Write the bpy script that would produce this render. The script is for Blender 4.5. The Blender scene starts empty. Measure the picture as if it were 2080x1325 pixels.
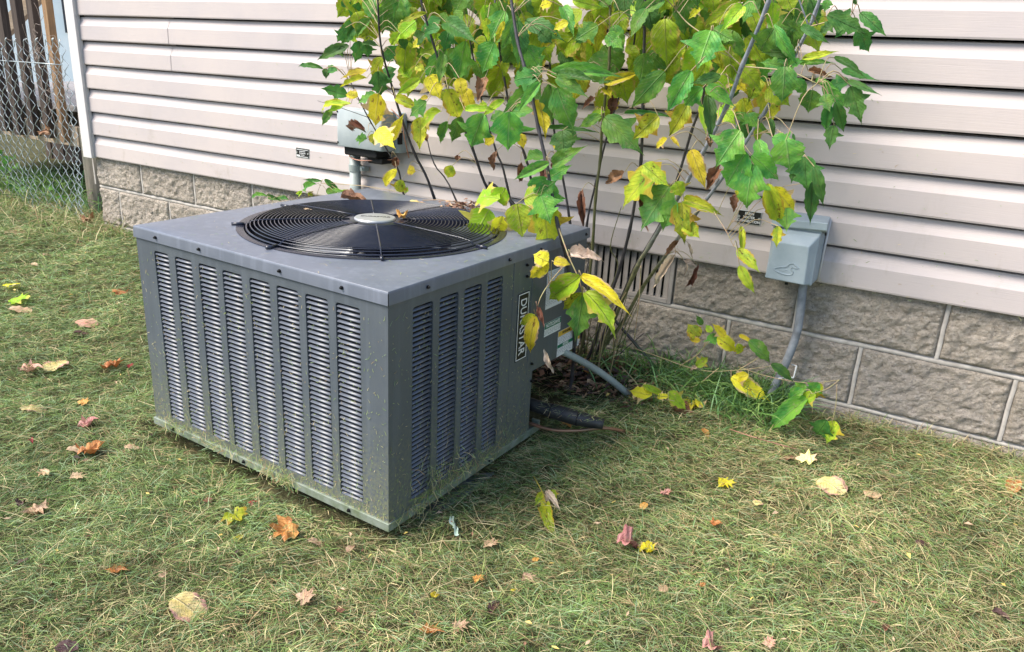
import bpy, math, random
import numpy as np
from mathutils import Vector, Matrix, noise
random.seed(7); rng = np.random.default_rng(11)
SC = bpy.context.scene; COL = SC.collection

# ------------------------------------------------------------------ camera
FPX, CX, CY, CZ, YAW, PIT, ROL = 1598.6, 0.0168, -2.4855, 0.789, 0.5288, 0.3358, 0.0523
CAM = Vector((CX, CY, CZ))
FW = Vector((-math.sin(YAW)*math.cos(PIT), math.cos(YAW)*math.cos(PIT), -math.sin(PIT)))
_r = Vector((math.cos(YAW), math.sin(YAW), 0)); _u = _r.cross(FW)
RT = _r*math.cos(ROL) + _u*math.sin(ROL); UP = -_r*math.sin(ROL) + _u*math.cos(ROL)
cd = bpy.data.cameras.new('camera'); cam = bpy.data.objects.new('camera', cd); COL.objects.link(cam)
cd.sensor_width = 36; cd.lens = FPX/2080*36; cd.clip_start = .02; cd.clip_end = 2000
m3 = Matrix((RT, UP, -FW)).transposed()
cam.matrix_world = Matrix.Translation(CAM) @ m3.to_4x4(); SC.camera = cam

# ------------------------------------------------------------------ daylight
SUN_EL, SUN_AZ = math.radians(50), math.radians(222)       # azimuth clockwise from +Y: behind left of the viewer
w = bpy.data.worlds.new('World'); SC.world = w; w.use_nodes = True
nt = w.node_tree; bg = nt.nodes['Background']; sk = nt.nodes.new('ShaderNodeTexSky')
sk.sky_type = 'NISHITA'; sk.sun_disc = False; sk.sun_elevation = SUN_EL; sk.sun_rotation = SUN_AZ
sk.air_density = 1.0; sk.dust_density = 1.2; sk.ozone_density = 1.0
nt.links.new(sk.outputs[0], bg.inputs[0]); bg.inputs[1].default_value = .14
sd = bpy.data.lights.new('sun', 'SUN'); sun = bpy.data.objects.new('sun', sd); COL.objects.link(sun)
sd.energy = 3.5; sd.angle = math.radians(32); sd.color = (1, .92, .80)
sdir = Vector((math.sin(SUN_AZ)*math.cos(SUN_EL), math.cos(SUN_AZ)*math.cos(SUN_EL), math.sin(SUN_EL)))
sun.rotation_euler = sdir.to_track_quat('Z', 'Y').to_euler()
SC.view_settings.view_transform = 'Standard'; SC.view_settings.look = 'None'
SC.view_settings.exposure = 1.0; SC.view_settings.gamma = 1
SC.cycles.max_bounces = 7; SC.cycles.transparent_max_bounces = 8

# ------------------------------------------------------------------ photograph geometry -> places
def ray(px, py): return (FW + RT*((px-1040)/FPX) - UP*((py-662.5)/FPX)).normalized()
def hit(px, py, n, p):
    d = ray(px, py); n = Vector(n); return CAM + d*((Vector(p)-CAM).dot(n)/d.dot(n))
def aty(px, py, y): return hit(px, py, (0, 1, 0), (0, y, 0))
BOX = Vector((-1.0017, -1.2624, -.2773)); ANG = -.035
BM = Matrix.Translation(BOX) @ Matrix.Rotation(ANG, 4, 'Z'); BMI = BM.inverted()
def zg(x, y):
    x = np.asarray(x, float); y = np.asarray(y, float)
    t = np.clip(-y/.95, 0, 1.0)
    b = -.245 + .03*np.clip((-x-2.2)/1.8, 0, 1) + .012*np.clip((x+.3)/.6, 0, 1) - .07*t*t*(3-2*t)
    b = b - .012*np.clip((-y-1)/1.5, 0, 2)
    c_, s_ = math.cos(ANG), math.sin(ANG); dx, dy = x+1.0017, y+1.2624; lx = c_*dx+s_*dy+.445; ly = -s_*dx+c_*dy-.445
    dd = np.maximum(np.abs(lx), np.abs(ly))-.445; b = b-np.where((ly < -.43) & (dd > -.03), .020, .004)*np.exp(-(np.clip(dd, 0, 9)/.035)**2)
    b = b+.0065*np.sin(37*x+9*np.sin(7*y))*np.sin(33*y+8*np.sin(6*x+2))+.004*np.sin(61*x-23*y)
    return b + .006*np.sin(5.1*x+1.3*y)*np.sin(4.3*y-2.2*x+1) + .0045*np.sin(13*x-7*y)*np.sin(11*y+5*x) + .003*np.sin(29*x+3)*np.sin(31*y+9*x)
def ground(px, py, lift=0):
    z = -.28
    for _ in range(6):
        P = hit(px, py, (0, 0, 1), (0, 0, z+lift)); z = float(zg(P.x, P.y))
    return hit(px, py, (0, 0, 1), (0, 0, z+lift))

# ------------------------------------------------------------------ helpers
def tag(o, label=None, cat=None, group=None, kind=None):
    for k, v in (('label', label), ('category', cat), ('group', group), ('kind', kind)):
        if v: o[k] = v
    return o
def empty(name, loc=(0, 0, 0), rz=0, **k):
    o = bpy.data.objects.new(name, None); o.location = loc; o.rotation_euler.z = rz; o.empty_display_size = .05
    COL.objects.link(o); return tag(o, **k)
def link(name, me, parent=None, loc=None, rot=None, scale=None, **k):
    o = bpy.data.objects.new(name, me); COL.objects.link(o)
    if parent: o.parent = parent
    if loc is not None: o.location = loc
    if rot is not None: o.rotation_euler = rot
    if scale is not None: o.scale = scale
    return tag(o, **k)
class MB:
    def __init__(s): s.v = []; s.f = []; s.m = []; s.mi = 0; s.uv = None
    def add(s, vs, fs):
        n = len(s.v); s.v += [tuple(v) for v in vs]; s.f += [tuple(i+n for i in f) for f in fs]; s.m += [s.mi]*len(fs); return s
    def box(s, a, b, M=None):
        (x0, y0, z0), (x1, y1, z1) = a, b
        vs = [Vector(p) for p in ((x0,y0,z0),(x1,y0,z0),(x1,y1,z0),(x0,y1,z0),(x0,y0,z1),(x1,y0,z1),(x1,y1,z1),(x0,y1,z1))]
        if M: vs = [M @ p for p in vs]
        return s.add(vs, [(0,3,2,1),(4,5,6,7),(0,1,5,4),(1,2,6,5),(2,3,7,6),(3,0,4,7)])
    def tube(s, pts, rad, n=8, cap=True):
        pts = [Vector(p) for p in pts]; N = len(pts)
        rs = rad if isinstance(rad, (list, tuple)) else [rad]*N
        vs = []; fs = []; ref = None
        for i, p in enumerate(pts):
            t = (pts[min(i+1, N-1)]-pts[max(i-1, 0)]).normalized()
            if ref is None: ref = t.orthogonal().normalized()
            a = (ref - t*ref.dot(t)).normalized(); ref = a; b = t.cross(a)
            for k in range(n):
                q = 2*math.pi*k/n; vs.append(p + (a*math.cos(q)+b*math.sin(q))*rs[i])
        for i in range(N-1):
            for k in range(n):
                fs.append((i*n+k, i*n+(k+1) % n, (i+1)*n+(k+1) % n, (i+1)*n+k))
        if cap: fs += [tuple(range(n))[::-1], tuple((N-1)*n+k for k in range(n))]
        return s.add(vs, fs)
    def lathe(s, prof, n=48, c=(0, 0, 0)):
        vs = [(c[0]+r*math.cos(2*math.pi*k/n), c[1]+r*math.sin(2*math.pi*k/n), c[2]+z) for r, z in prof for k in range(n)]
        fs = [(i*n+k, i*n+(k+1) % n, (i+1)*n+(k+1) % n, (i+1)*n+k) for i in range(len(prof)-1) for k in range(n)]
        return s.add(vs, fs)
    def grid(s, fn, nu, nv):
        vs = [fn(i/nu, j/nv) for j in range(nv+1) for i in range(nu+1)]
        return s.add(vs, [(j*(nu+1)+i, j*(nu+1)+i+1, (j+1)*(nu+1)+i+1, (j+1)*(nu+1)+i) for j in range(nv) for i in range(nu)])
    def mesh(s, name, mats, smooth=False):
        me = bpy.data.meshes.new(name); me.from_pydata(s.v, [], s.f)
        for m in (mats if isinstance(mats, (list, tuple)) else [mats]): me.materials.append(m)
        me.polygons.foreach_set('material_index', s.m)
        if smooth: me.polygons.foreach_set('use_smooth', [True]*len(s.f))
        me.update(); return me
    def obj(s, name, mats, parent=None, smooth=False, bev=0, **k):
        o = link(name, s.mesh(name, mats, smooth), parent, **k)
        if bev:
            b = o.modifiers.new('bevel', 'BEVEL'); b.width = bev; b.segments = 2; b.limit_method = 'ANGLE'
        return o
def shade_auto(o, deg=40):
    me = o.data; me.polygons.foreach_set('use_smooth', [True]*len(me.polygons))
    me.set_sharp_from_angle(angle=math.radians(deg)); return o
def spline(pts, n):
    """Catmull-Rom through points, n steps a span"""
    P = [Vector(p) for p in pts]; P = [P[0]*2-P[1]] + P + [P[-1]*2-P[-2]]; out = []
    for i in range(1, len(P)-2):
        a, b, c, d = P[i-1:i+3]
        for k in range(n):
            t = k/n; out.append(.5*((2*b)+(c-a)*t+(2*a-5*b+4*c-d)*t*t+(3*b-a-3*c+d)*t**3))
    out.append(P[-2]); return out

# ------------------------------------------------------------------ materials
class NT:
    def __init__(s, name):
        s.m = bpy.data.materials.new(name); s.m.use_nodes = True; s.t = s.m.node_tree
        s.p = s.t.nodes['Principled BSDF']; s.out = s.t.nodes['Material Output']
        s.co = s.t.nodes.new('ShaderNodeTexCoord'); s.src = s.co.outputs['Object']
    def n(s, ty, **k):
        x = s.t.nodes.new(ty)
        for a, b in k.items(): setattr(x, a, b)
        return x
    def l(s, a, b): s.t.links.new(a, b)
    def put(s, sock, v):
        if isinstance(v, bpy.types.NodeSocket): s.l(v, sock)
        else:
            if isinstance(v, (tuple, list)) and len(v) == 3 and sock.type == 'RGBA': v = (*v, 1)
            sock.default_value = v
    def mapv(s, sc, src=None):
        x = s.n('ShaderNodeMapping'); s.l(src or s.src, x.inputs[0]); x.inputs['Scale'].default_value = sc; return x.outputs[0]
    def noise(s, scale, detail=4, rough=.6, src=None, dist=0):
        x = s.n('ShaderNodeTexNoise'); x.inputs['Scale'].default_value = scale; x.inputs['Detail'].default_value = detail
        x.inputs['Roughness'].default_value = rough; x.inputs['Distortion'].default_value = dist; s.l(src or s.src, x.inputs['Vector']); return x.outputs[0]
    def ramp(s, f, stops):
        x = s.n('ShaderNodeValToRGB'); s.l(f, x.inputs[0]); e = x.color_ramp.elements
        while len(e) < len(stops): e.new(.5)
        for i, (p, c) in enumerate(stops):
            e[i].position = p; e[i].color = (c, c, c, 1) if isinstance(c, (int, float)) else (*c, 1)
        return x.outputs[0]
    def mix(s, f, a, b, mode='MIX'):
        x = s.n('ShaderNodeMix', data_type='RGBA', blend_type=mode); s.put(x.inputs[0], f); s.put(x.inputs[6], a); s.put(x.inputs[7], b); return x.outputs[2]
    def math(s, op, a, b=0.0, c=None):
        x = s.n('ShaderNodeMath', operation=op); s.put(x.inputs[0], a); s.put(x.inputs[1], b)
        if c is not None: s.put(x.inputs[2], c)
        return x.outputs[0]
    def sep(s, src=None):
        x = s.n('ShaderNodeSeparateXYZ'); s.l(src or s.src, x.inputs[0]); return x.outputs
    def bump(s, h, strength, dist, prev=None):
        x = s.n('ShaderNodeBump'); x.inputs['Strength'].default_value = strength; x.inputs['Distance'].default_value = dist
        s.l(h, x.inputs['Height'])
        if prev: s.l(prev, x.inputs['Normal'])
        return x.outputs[0]
    def fin(s, col=None, rough=.6, nrm=None, metal=0, spec=.5):
        if col is not None: s.put(s.p.inputs['Base Color'], col)
        s.put(s.p.inputs['Roughness'], rough); s.p.inputs['Metallic'].default_value = metal; s.p.inputs['Specular IOR Level'].default_value = spec
        if nrm: s.l(nrm, s.p.inputs['Normal'])
        return s.m
def simple(name, a, b=None, sc=20, rough=.6, bump=0, bsc=80, metal=0, spec=.5, stretch=None):
    s = NT(name); src = s.mapv(stretch) if stretch else None
    col = s.mix(s.ramp(s.noise(sc, 5, src=src), [(.35, 0), (.65, 1)]), a, b or tuple(x*.75 for x in a))
    nr = s.bump(s.noise(bsc, 4, src=src), bump, .002) if bump else None
    return s.fin(col, rough, nr, metal, spec)

# vinyl siding: pale, fine horizontal wood grain, faint chalky stains
def siding_mat():
    s = NT('vinyl_siding'); g = s.mapv((1.5, 1, 1)); 
    st = s.ramp(s.noise(2.2, 5, .65), [(.4, 0), (.75, 1)])
    col = s.mix(st, (.51, .445, .425), (.435, .39, .395))
    dirt = s.ramp(s.noise(9, 6, .7, src=s.mapv((1, 1, .35))), [(.56, 0), (.8, 1)])
    z = s.sep()[2]
    low = s.ramp(z, [(.17, .95), (.30, .45), (.62, .08)])
    col = s.mix(s.math('MULTIPLY', dirt, low), col, (.30, .25, .18))
    grain = s.noise(1, 3, .6, src=s.mapv((7, 7, 420)), dist=.6)
    nr = s.bump(grain, .40, .0012)
    return s.fin(col, .55, nr, spec=.4)
M_SID = siding_mat()
M_TRIM = simple('vinyl_trim', (.66, .62, .60), (.60, .57, .56), 6, .45, .1, 60)
def block_mat():
    s = NT('split_face_concrete'); v = s.mapv((1, 1, 1.5))
    a = s.mix(s.ramp(s.noise(70, 6, .75, src=v), [(.3, 0), (.7, 1)]), (.33, .275, .22), (.86, .76, .65))
    a = s.mix(s.ramp(s.noise(4, 4), [(.35, 0), (.7, .55)]), a, (.34, .29, .24))
    a = s.mix(s.ramp(s.noise(240, 3, .6), [(.60, 0), (.68, .8)]), a, (.74, .70, .66))
    a = s.mix(s.ramp(s.noise(130, 4, .7), [(.30, .75), (.42, 0)]), a, (.09, .08, .07))
    a = s.mix(s.ramp(s.noise(1.7, 3), [(.5, 0), (.75, .35)]), a, (.60, .57, .58))
    nr = s.bump(s.noise(75, 7, .75, src=v), 1, .022); nr = s.bump(s.noise(190, 5, .75), .9, .006, nr)
    return s.fin(a, .92, nr, spec=.2)
M_BLK = block_mat()
M_MORT = simple('mortar', (.52, .48, .44), (.38, .345, .31), 30, .9, .4, 150)
def paint_mat(name, a, b, grime=True, rough=.38):
    s = NT(name)
    col = s.mix(s.ramp(s.noise(7, 4), [(.35, 0), (.7, 1)]), a, b)
    if grime:
        z = s.sep()[2]; lo = s.ramp(z, [(.0, 1), (.08, .6), (.28, .05)])
        sp = s.ramp(s.noise(110, 5, .75), [(.40, 0), (.62, 1)])
        col = s.mix(s.math('MULTIPLY', lo, sp), col, (.20, .21, .10))
    stk = s.ramp(s.noise(1, 4, .6, src=s.mapv((45, 45, 2.2))), [(.50, 0), (.70, .35)])
    col = s.mix(stk, col, tuple(x*1.5 for x in b))
    col = s.mix(s.ramp(s.noise(420, 2), [(.7, 0), (.76, .5)]), col, (.34, .34, .33))
    r = s.math('MULTIPLY_ADD', s.noise(14, 4), .25, rough-.1)
    nr = s.bump(s.noise(900, 2), .12, .0004); nr = s.bump(s.noise(5, 2), .06, .006, nr)
    return s.fin(col, r, nr, spec=.6)
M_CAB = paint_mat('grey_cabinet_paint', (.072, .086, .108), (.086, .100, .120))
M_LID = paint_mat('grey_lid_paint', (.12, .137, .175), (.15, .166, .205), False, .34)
M_BLACK = simple('black_coated_wire', (.012, .014, .026), (.02, .022, .036), 10, .24, spec=.6)
M_DARK = simple('dark_interior', (.006, .006, .007), None, 10, .8)
M_GALV = simple('galvanised_base', (.30, .34, .30), (.17, .21, .13), 28, .5, .3, 120, .35)
M_SCREW = simple('dark_screw', (.02, .02, .024), None, 30, .35, metal=.6)
M_SILV = simple('brushed_badge', (.50, .51, .51), (.42, .43, .43), 40, .35, metal=.5)
M_BLADE = simple('fan_blade_metal', (.45, .46, .47), (.35, .36, .37), 14, .4, metal=.6)
M_GREYP = simple('weathered_grey_plastic', (.31, .355, .375), (.40, .44, .45), 9, .55, .2, 60)
M_GREYB = simple('blue_grey_enclosure', (.28, .34, .385), (.36, .42, .46), 12, .5, .25, 80)
M_COND = simple('grey_conduit', (.33, .38, .37), (.24, .27, .26), 12, .5, .1, 60)
M_COND2 = simple('scuffed_grey_conduit', (.28, .30, .34), (.16, .17, .19), 30, .55, .3, 90)
M_RUB = simple('black_pipe_insulation', (.012, .013, .02), (.035, .037, .035), 40, .45, .5, 200)
M_COP = simple('dull_copper', (.33, .16, .10), (.24, .17, .11), 30, .45, metal=.6)
M_BLKP = simple('black_print', (.008, .008, .009), None, 20, .45)
M_WHT = simple('white_print', (.78, .78, .78), (.7, .7, .7), 20, .5)
M_GRN = simple('green_print', (.01, .17, .09), (.015, .15, .085), 20, .45)
M_YEL = simple('yellow_print', (.70, .42, .03), (.65, .42, .06), 20, .45)
M_PAD = simple('grey_pad', (.16, .18, .19), (.10, .11, .11), 18, .8, .4, 90)
M_VENT = simple('grey_vent_plastic', (.33, .30, .28), (.26, .235, .215), 25, .6, .2, 80)
M_WIREG = simple('galvanised_wire', (.50, .56, .57), (.36, .40, .42), 20, .38, metal=.55)
M_PINK = simple('pink_wire', (.50, .24, .17), None, 20, .5)
def wood(name, a, b, c, ax=2):
    s = NT(name); sc = [60, 60, 60]; sc[ax] = 3
    g = s.noise(1, 6, .7, src=s.mapv(tuple(sc)), dist=.8)
    col = s.mix(s.ramp(g, [(.3, 0), (.7, 1)]), a, b)
    col = s.mix(s.ramp(s.noise(5, 4), [(.45, 0), (.7, .7)]), col, c)
    return s.fin(col, .8, s.bump(g, .5, .003), spec=.25)
M_W1 = wood('weathered_dark_wood', (.035, .028, .024), (.12, .09, .075), (.065, .05, .042))
M_W2 = wood('orange_brown_wood', (.20, .115, .06), (.38, .24, .13), (.16, .12, .09))
M_W3 = wood('greyed_rim_wood', (.32, .23, .15), (.55, .44, .32), (.28, .24, .20), 0)
M_W4 = wood('bleached_deck_board', (.20, .19, .19), (.38, .36, .36), (.22, .21, .20), 0)
M_W5 = wood('grey_green_post_wood', (.11, .095, .075), (.26, .225, .18), (.10, .12, .09))

def leaf_mat(name, base, base2, vein, spots=None, edge=None, sa=.6, trans=.45):
    """leaf: veins from its UV, blotches and browned rims of its own"""
    s = NT(name); uv = s.sep(s.co.outputs['UV']); oi = s.n('ShaderNodeObjectInfo')
    off = s.n('ShaderNodeVectorMath', operation='ADD'); cmb = s.n('ShaderNodeCombineXYZ')
    s.l(s.math('MULTIPLY', oi.outputs['Random'], 37), cmb.inputs[2]); s.l(s.co.outputs['UV'], off.inputs[0]); s.l(cmb.outputs[0], off.inputs[1])
    src = off.outputs[0]
    col = s.mix(s.ramp(s.noise(2.2, 4, src=src), [(.36, 0), (.64, 1)]), base, base2)
    u = s.math('ABSOLUTE', s.math('SUBTRACT', uv[0], .5))
    mid = s.ramp(u, [(.0, 1), (.035, 0)])
    lat = s.math('FRACT', s.math('SUBTRACT', s.math('MULTIPLY', uv[1], 9), s.math('MULTIPLY', u, 7)))
    latm = s.ramp(s.math('ABSOLUTE', s.math('SUBTRACT', lat, .5)), [(.0, .55), (.09, 0)])
    vm = s.math('MAXIMUM', mid, latm)
    col = s.mix(s.math('MULTIPLY', vm, .6), col, vein)
    if spots:
        col = s.mix(s.ramp(s.noise(5.5, 5, .6, src=src), [(.60, 0), (.66, sa)]), col, spots)
    if edge:
        e = s.math('ADD', s.math('MULTIPLY', u, 1.7), s.math('MULTIPLY', s.noise(3, 4, src=src), .5))
        e2 = s.math('ADD', s.math('MULTIPLY', s.math('POWER', uv[1], 3.0), .45), e)
        col = s.mix(s.ramp(e2, [(.86, 0), (1.02, .95)]), col, edge)
    hs = s.n('ShaderNodeHueSaturation'); s.l(col, hs.inputs['Color'])
    s.l(s.math('MULTIPLY_ADD', oi.outputs['Random'], .5, .75), hs.inputs['Value'])
    s.l(s.math('MULTIPLY_ADD', oi.outputs['Random'], .03, .485), hs.inputs['Hue'])
    nr = s.bump(vm, .8, .0025); nr = s.bump(s.noise(7, 3, src=src), .5, .004, nr)
    s.fin(hs.outputs[0], .48, nr, spec=.35)
    tr = s.n('ShaderNodeBsdfTranslucent'); s.l(hs.outputs[0], tr.inputs[0]); s.l(nr, tr.inputs['Normal'])
    mx = s.n('ShaderNodeMixShader'); mx.inputs[0].default_value = trans
    s.l(s.p.outputs[0], mx.inputs[1]); s.l(tr.outputs[0], mx.inputs[2]); s.l(mx.outputs[0], s.out.inputs[0]); return s.m
LM = {
 'G': leaf_mat('leaf_green', (.085, .30, .065), (.22, .47, .06), (.36, .56, .20), (.42, .40, .20), None, .5),
 'D': leaf_mat('leaf_dark_green', (.05, .185, .045), (.11, .28, .05), (.13, .24, .08), (.20, .18, .06), None, .4),
 'L': leaf_mat('leaf_lime', (.30, .55, .03), (.50, .66, .04), (.50, .58, .16), (.60, .42, .20), (.62, .52, .10), .6),
 'Y': leaf_mat('leaf_yellow', (.84, .72, .03), (.90, .80, .06), (.80, .68, .2), (.30, .14, .04), (.66, .47, .27), .8),
 'M': leaf_mat('leaf_mottled', (.72, .74, .05), (.26, .42, .03), (.55, .52, .12), (.13, .06, .025), (.56, .38, .05), .85),
 'B': leaf_mat('leaf_brown', (.19, .085, .05), (.32, .16, .09), (.36, .22, .14), (.07, .035, .02), None, .6, .12),
 'W': leaf_mat('leaf_bleached', (.60, .46, .36), (.70, .58, .46), (.5, .36, .27), (.36, .2, .12), None, .5, .2),
 'O': leaf_mat('leaf_orange', (.55, .22, .06), (.62, .32, .10), (.36, .14, .05), (.28, .11, .05), None, .6, .15),
 'P': leaf_mat('leaf_pink', (.55, .24, .20), (.62, .36, .30), (.45, .15, .13), (.34, .13, .10), None, .5, .15),
 'T': leaf_mat('leaf_tan', (.52, .34, .20), (.60, .44, .30), (.38, .23, .12), (.28, .15, .08), None, .5, .15),
 'K': leaf_mat('leaf_dark_brown', (.07, .035, .035), (.12, .06, .055), (.17, .1, .08), None, None, .5, .05),
 'C': leaf_mat('leaf_pale_yellow', (.90, .76, .26), (.92, .80, .40), (.88, .80, .46), None, (.66, .38, .30), .5, .2),
 'R': leaf_mat('leaf_red', (.32, .03, .03), (.42, .08, .05), (.5, .16, .1), (.16, .02, .02), None, .5, .15),
}
def outline(kind, rnd):
    """half width (0..1) along the length, as seen from above"""
    n = 25; out = []; ph = rnd.random(); nt_ = rnd.uniform(4.2, 6.5); l1, l2 = rnd.uniform(.3, .85), rnd.uniform(0, .4); c1 = rnd.uniform(.36, .46)
    for i in range(n):
        v = i/(n-1)
        if kind == 'round':
            h = math.sqrt(max(0, 1-(2*v-1)**2))*(1+(.03 if i % 2 else -.02))
        else:
            h = (math.sin(math.pi*min(1, v**.78))**.9)*(1-.30*v)*1.12
            if v > .66: h *= 1-.80*(v-.66)/.34
            if kind == 'lobed': h *= 1+l1*math.exp(-((v-c1)/.055)**2)-.26*math.exp(-((v-c1-.13)/.05)**2)+l2*math.exp(-((v-c1-.24)/.05)**2)
            if v > .25: h *= 1-.20*((v*nt_+ph) % 1.0)+.06
        out.append(max(h, .02) if 0 < i < n-1 else 0.012)
    return out
def leaf_mesh(kind, seed, curl=.25, fold=.25, crump=0.0, mat='G'):
    """unit leaf: base at origin, tip at +Y 1, width 1, normal +Z"""
    rnd = random.Random(seed); hl = outline(kind, rnd); hr = outline(kind, rnd); n = len(hl); vs = []; fs = []; uvs = []
    tw = rnd.uniform(-.3, .3)
    cs = [-1, -.5, 0, .5, 1]
    for i in range(n):
        v = i/(n-1); a = curl*v*1.6
        yy = math.sin(a)/(curl*1.6) if curl > .01 else v; zz = -(1-math.cos(a))/(curl*1.6) if curl > .01 else 0
        for c in cs:
            h = (hl if c < 0 else hr)[i]*.5; x = c*h
            z = zz + fold*abs(x)*1.1 - abs(x)**2*fold*1.2 + tw*x*v + (.022*math.sin(7*v*math.pi+abs(c)*3+seed)+.03*math.sin(3.1*v*math.pi+seed*2))*abs(c)
            if crump:
                nv = noise.noise_vector(Vector((x*5+seed, v*5, seed*.7))); x += nv.x*crump*.5; z += nv.z*crump*1.0 + crump*2.2*abs(x); yv = yy+nv.y*crump*.4
            else: yv = yy + .03*abs(c)*((i % 2)*-1)*.5
            vs.append((x, yv, z)); uvs.append((.5+c*h, v))
    for i in range(n-1):
        for k in range(4):
            fs.append((i*5+k, i*5+k+1, (i+1)*5+k+1, (i+1)*5+k))
    me = bpy.data.meshes.new('leaf'); me.from_pydata(vs, [], fs); ul = me.uv_layers.new(name='UVMap')
    for lp in me.loops: ul.data[lp.index].uv = uvs[lp.vertex_index]
    me.polygons.foreach_set('use_smooth', [True]*len(fs)); me.materials.append(LM[mat]); return me
def palm_mesh(kind, seed, crump, mat):
    """maple or oak like fallen leaf: fan of triangles about the centre, base at origin, tip +Y"""
    rnd = random.Random(seed); pts = []
    if kind == 'maple': key = [(-90, .20), (-64, .50), (-44, .50), (-30, .44), (-14, .60), (-4, .74), (10, .58), (24, .46), (36, .66), (48, .84), (58, .66), (68, .50), (78, .70), (90, .95)]
    else: key = [(-90, .30), (-60, .30), (-40, .46), (-25, .28), (-5, .50), (12, .32), (30, .58), (45, .34), (62, .66), (76, .46), (90, .80)]
    for sgn in (1, -1):
        seq = key if sgn == 1 else key[::-1][1:-1]
        for a, r in seq:
            a2 = math.radians(a if sgn == 1 else 180-a); r *= rnd.uniform(.88, 1.1)
            pts.append((r*.75*math.cos(a2), .42+r*.75*math.sin(a2)))
    vs = [(0, .42, 0)]; uvs = [(.5, .42)]; fs = []; n = len(pts)
    for ring in (.5, 1):
        for x, y in pts:
            X, Y = x*ring, .42+(y-.42)*ring; rr = math.hypot(X, Y-.42)
            nz = noise.noise(Vector((X*3.2+seed, Y*3.2, seed*1.3)))
            vs.append((X, Y, crump*nz*1.2+crump*rr*rr*1.1)); uvs.append((.5+X, Y))
    for k in range(n):
        fs.append((0, 1+k, 1+(k+1) % n)); fs.append((1+k, 1+n+k, 1+n+(k+1) % n, 1+(k+1) % n))
    me = bpy.data.meshes.new('leaf'); me.from_pydata(vs, [], fs); ul = me.uv_layers.new(name='UVMap')
    for lp in me.loops: ul.data[lp.index].uv = uvs[lp.vertex_index]
    me.polygons.foreach_set('use_smooth', [True]*len(fs)); me.materials.append(LM[mat]); return me
_lc = {}
def get_leaf(kind, mat, var, curl=.25, fold=.25, crump=0.0):
    key = (kind, mat, var, curl, fold, crump)
    if key not in _lc: _lc[key] = leaf_mesh(kind, hash((var, kind == 'lobed'))%97+var*3, curl, fold, crump, mat)
    return _lc[key]
def orient(y, z):
    y = y.normalized(); x = y.cross(z).normalized(); z = x.cross(y); return Matrix((x, y, z)).transposed()

# ================================================================== THE SETTING: ground, grass, soil
def pix(o): return o
def ground_sheet():
    xs = np.concatenate([[-300, -60, -20, -11], np.linspace(-7, 2.2, 150), [5, 20, 60, 300]])
    ys = np.concatenate([[-300, -60, -20, -8], np.linspace(-4.2, 1.0, 90), [3, 8, 20, 60, 300]])
    X, Y = np.meshgrid(xs, ys); Z = zg(np.clip(X, -8, 3), np.clip(Y, -6, 2)) - .006
    nx, ny = len(xs), len(ys); v = np.c_[X.ravel(), Y.ravel(), Z.ravel()]
    i, j = np.meshgrid(np.arange(nx-1), np.arange(ny-1)); a = (j*nx+i).ravel()
    f = np.c_[a, a+1, a+nx+1, a+nx]
    me = bpy.data.meshes.new('ground'); me.from_pydata(v.tolist(), [], f.tolist())
    s = NT('soil_and_thatch')
    col = s.mix(s.ramp(s.noise(30, 6, .75), [(.35, 0), (.65, 1)]), (.05, .05, .025), (.17, .16, .08))
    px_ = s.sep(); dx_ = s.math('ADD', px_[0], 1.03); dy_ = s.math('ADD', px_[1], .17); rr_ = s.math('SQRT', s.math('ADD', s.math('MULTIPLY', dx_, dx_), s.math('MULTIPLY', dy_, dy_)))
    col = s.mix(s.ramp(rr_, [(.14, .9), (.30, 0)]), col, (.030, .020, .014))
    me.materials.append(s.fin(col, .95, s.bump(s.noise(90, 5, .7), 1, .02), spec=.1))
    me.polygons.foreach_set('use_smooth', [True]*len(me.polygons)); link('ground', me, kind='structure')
ground_sheet()

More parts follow.
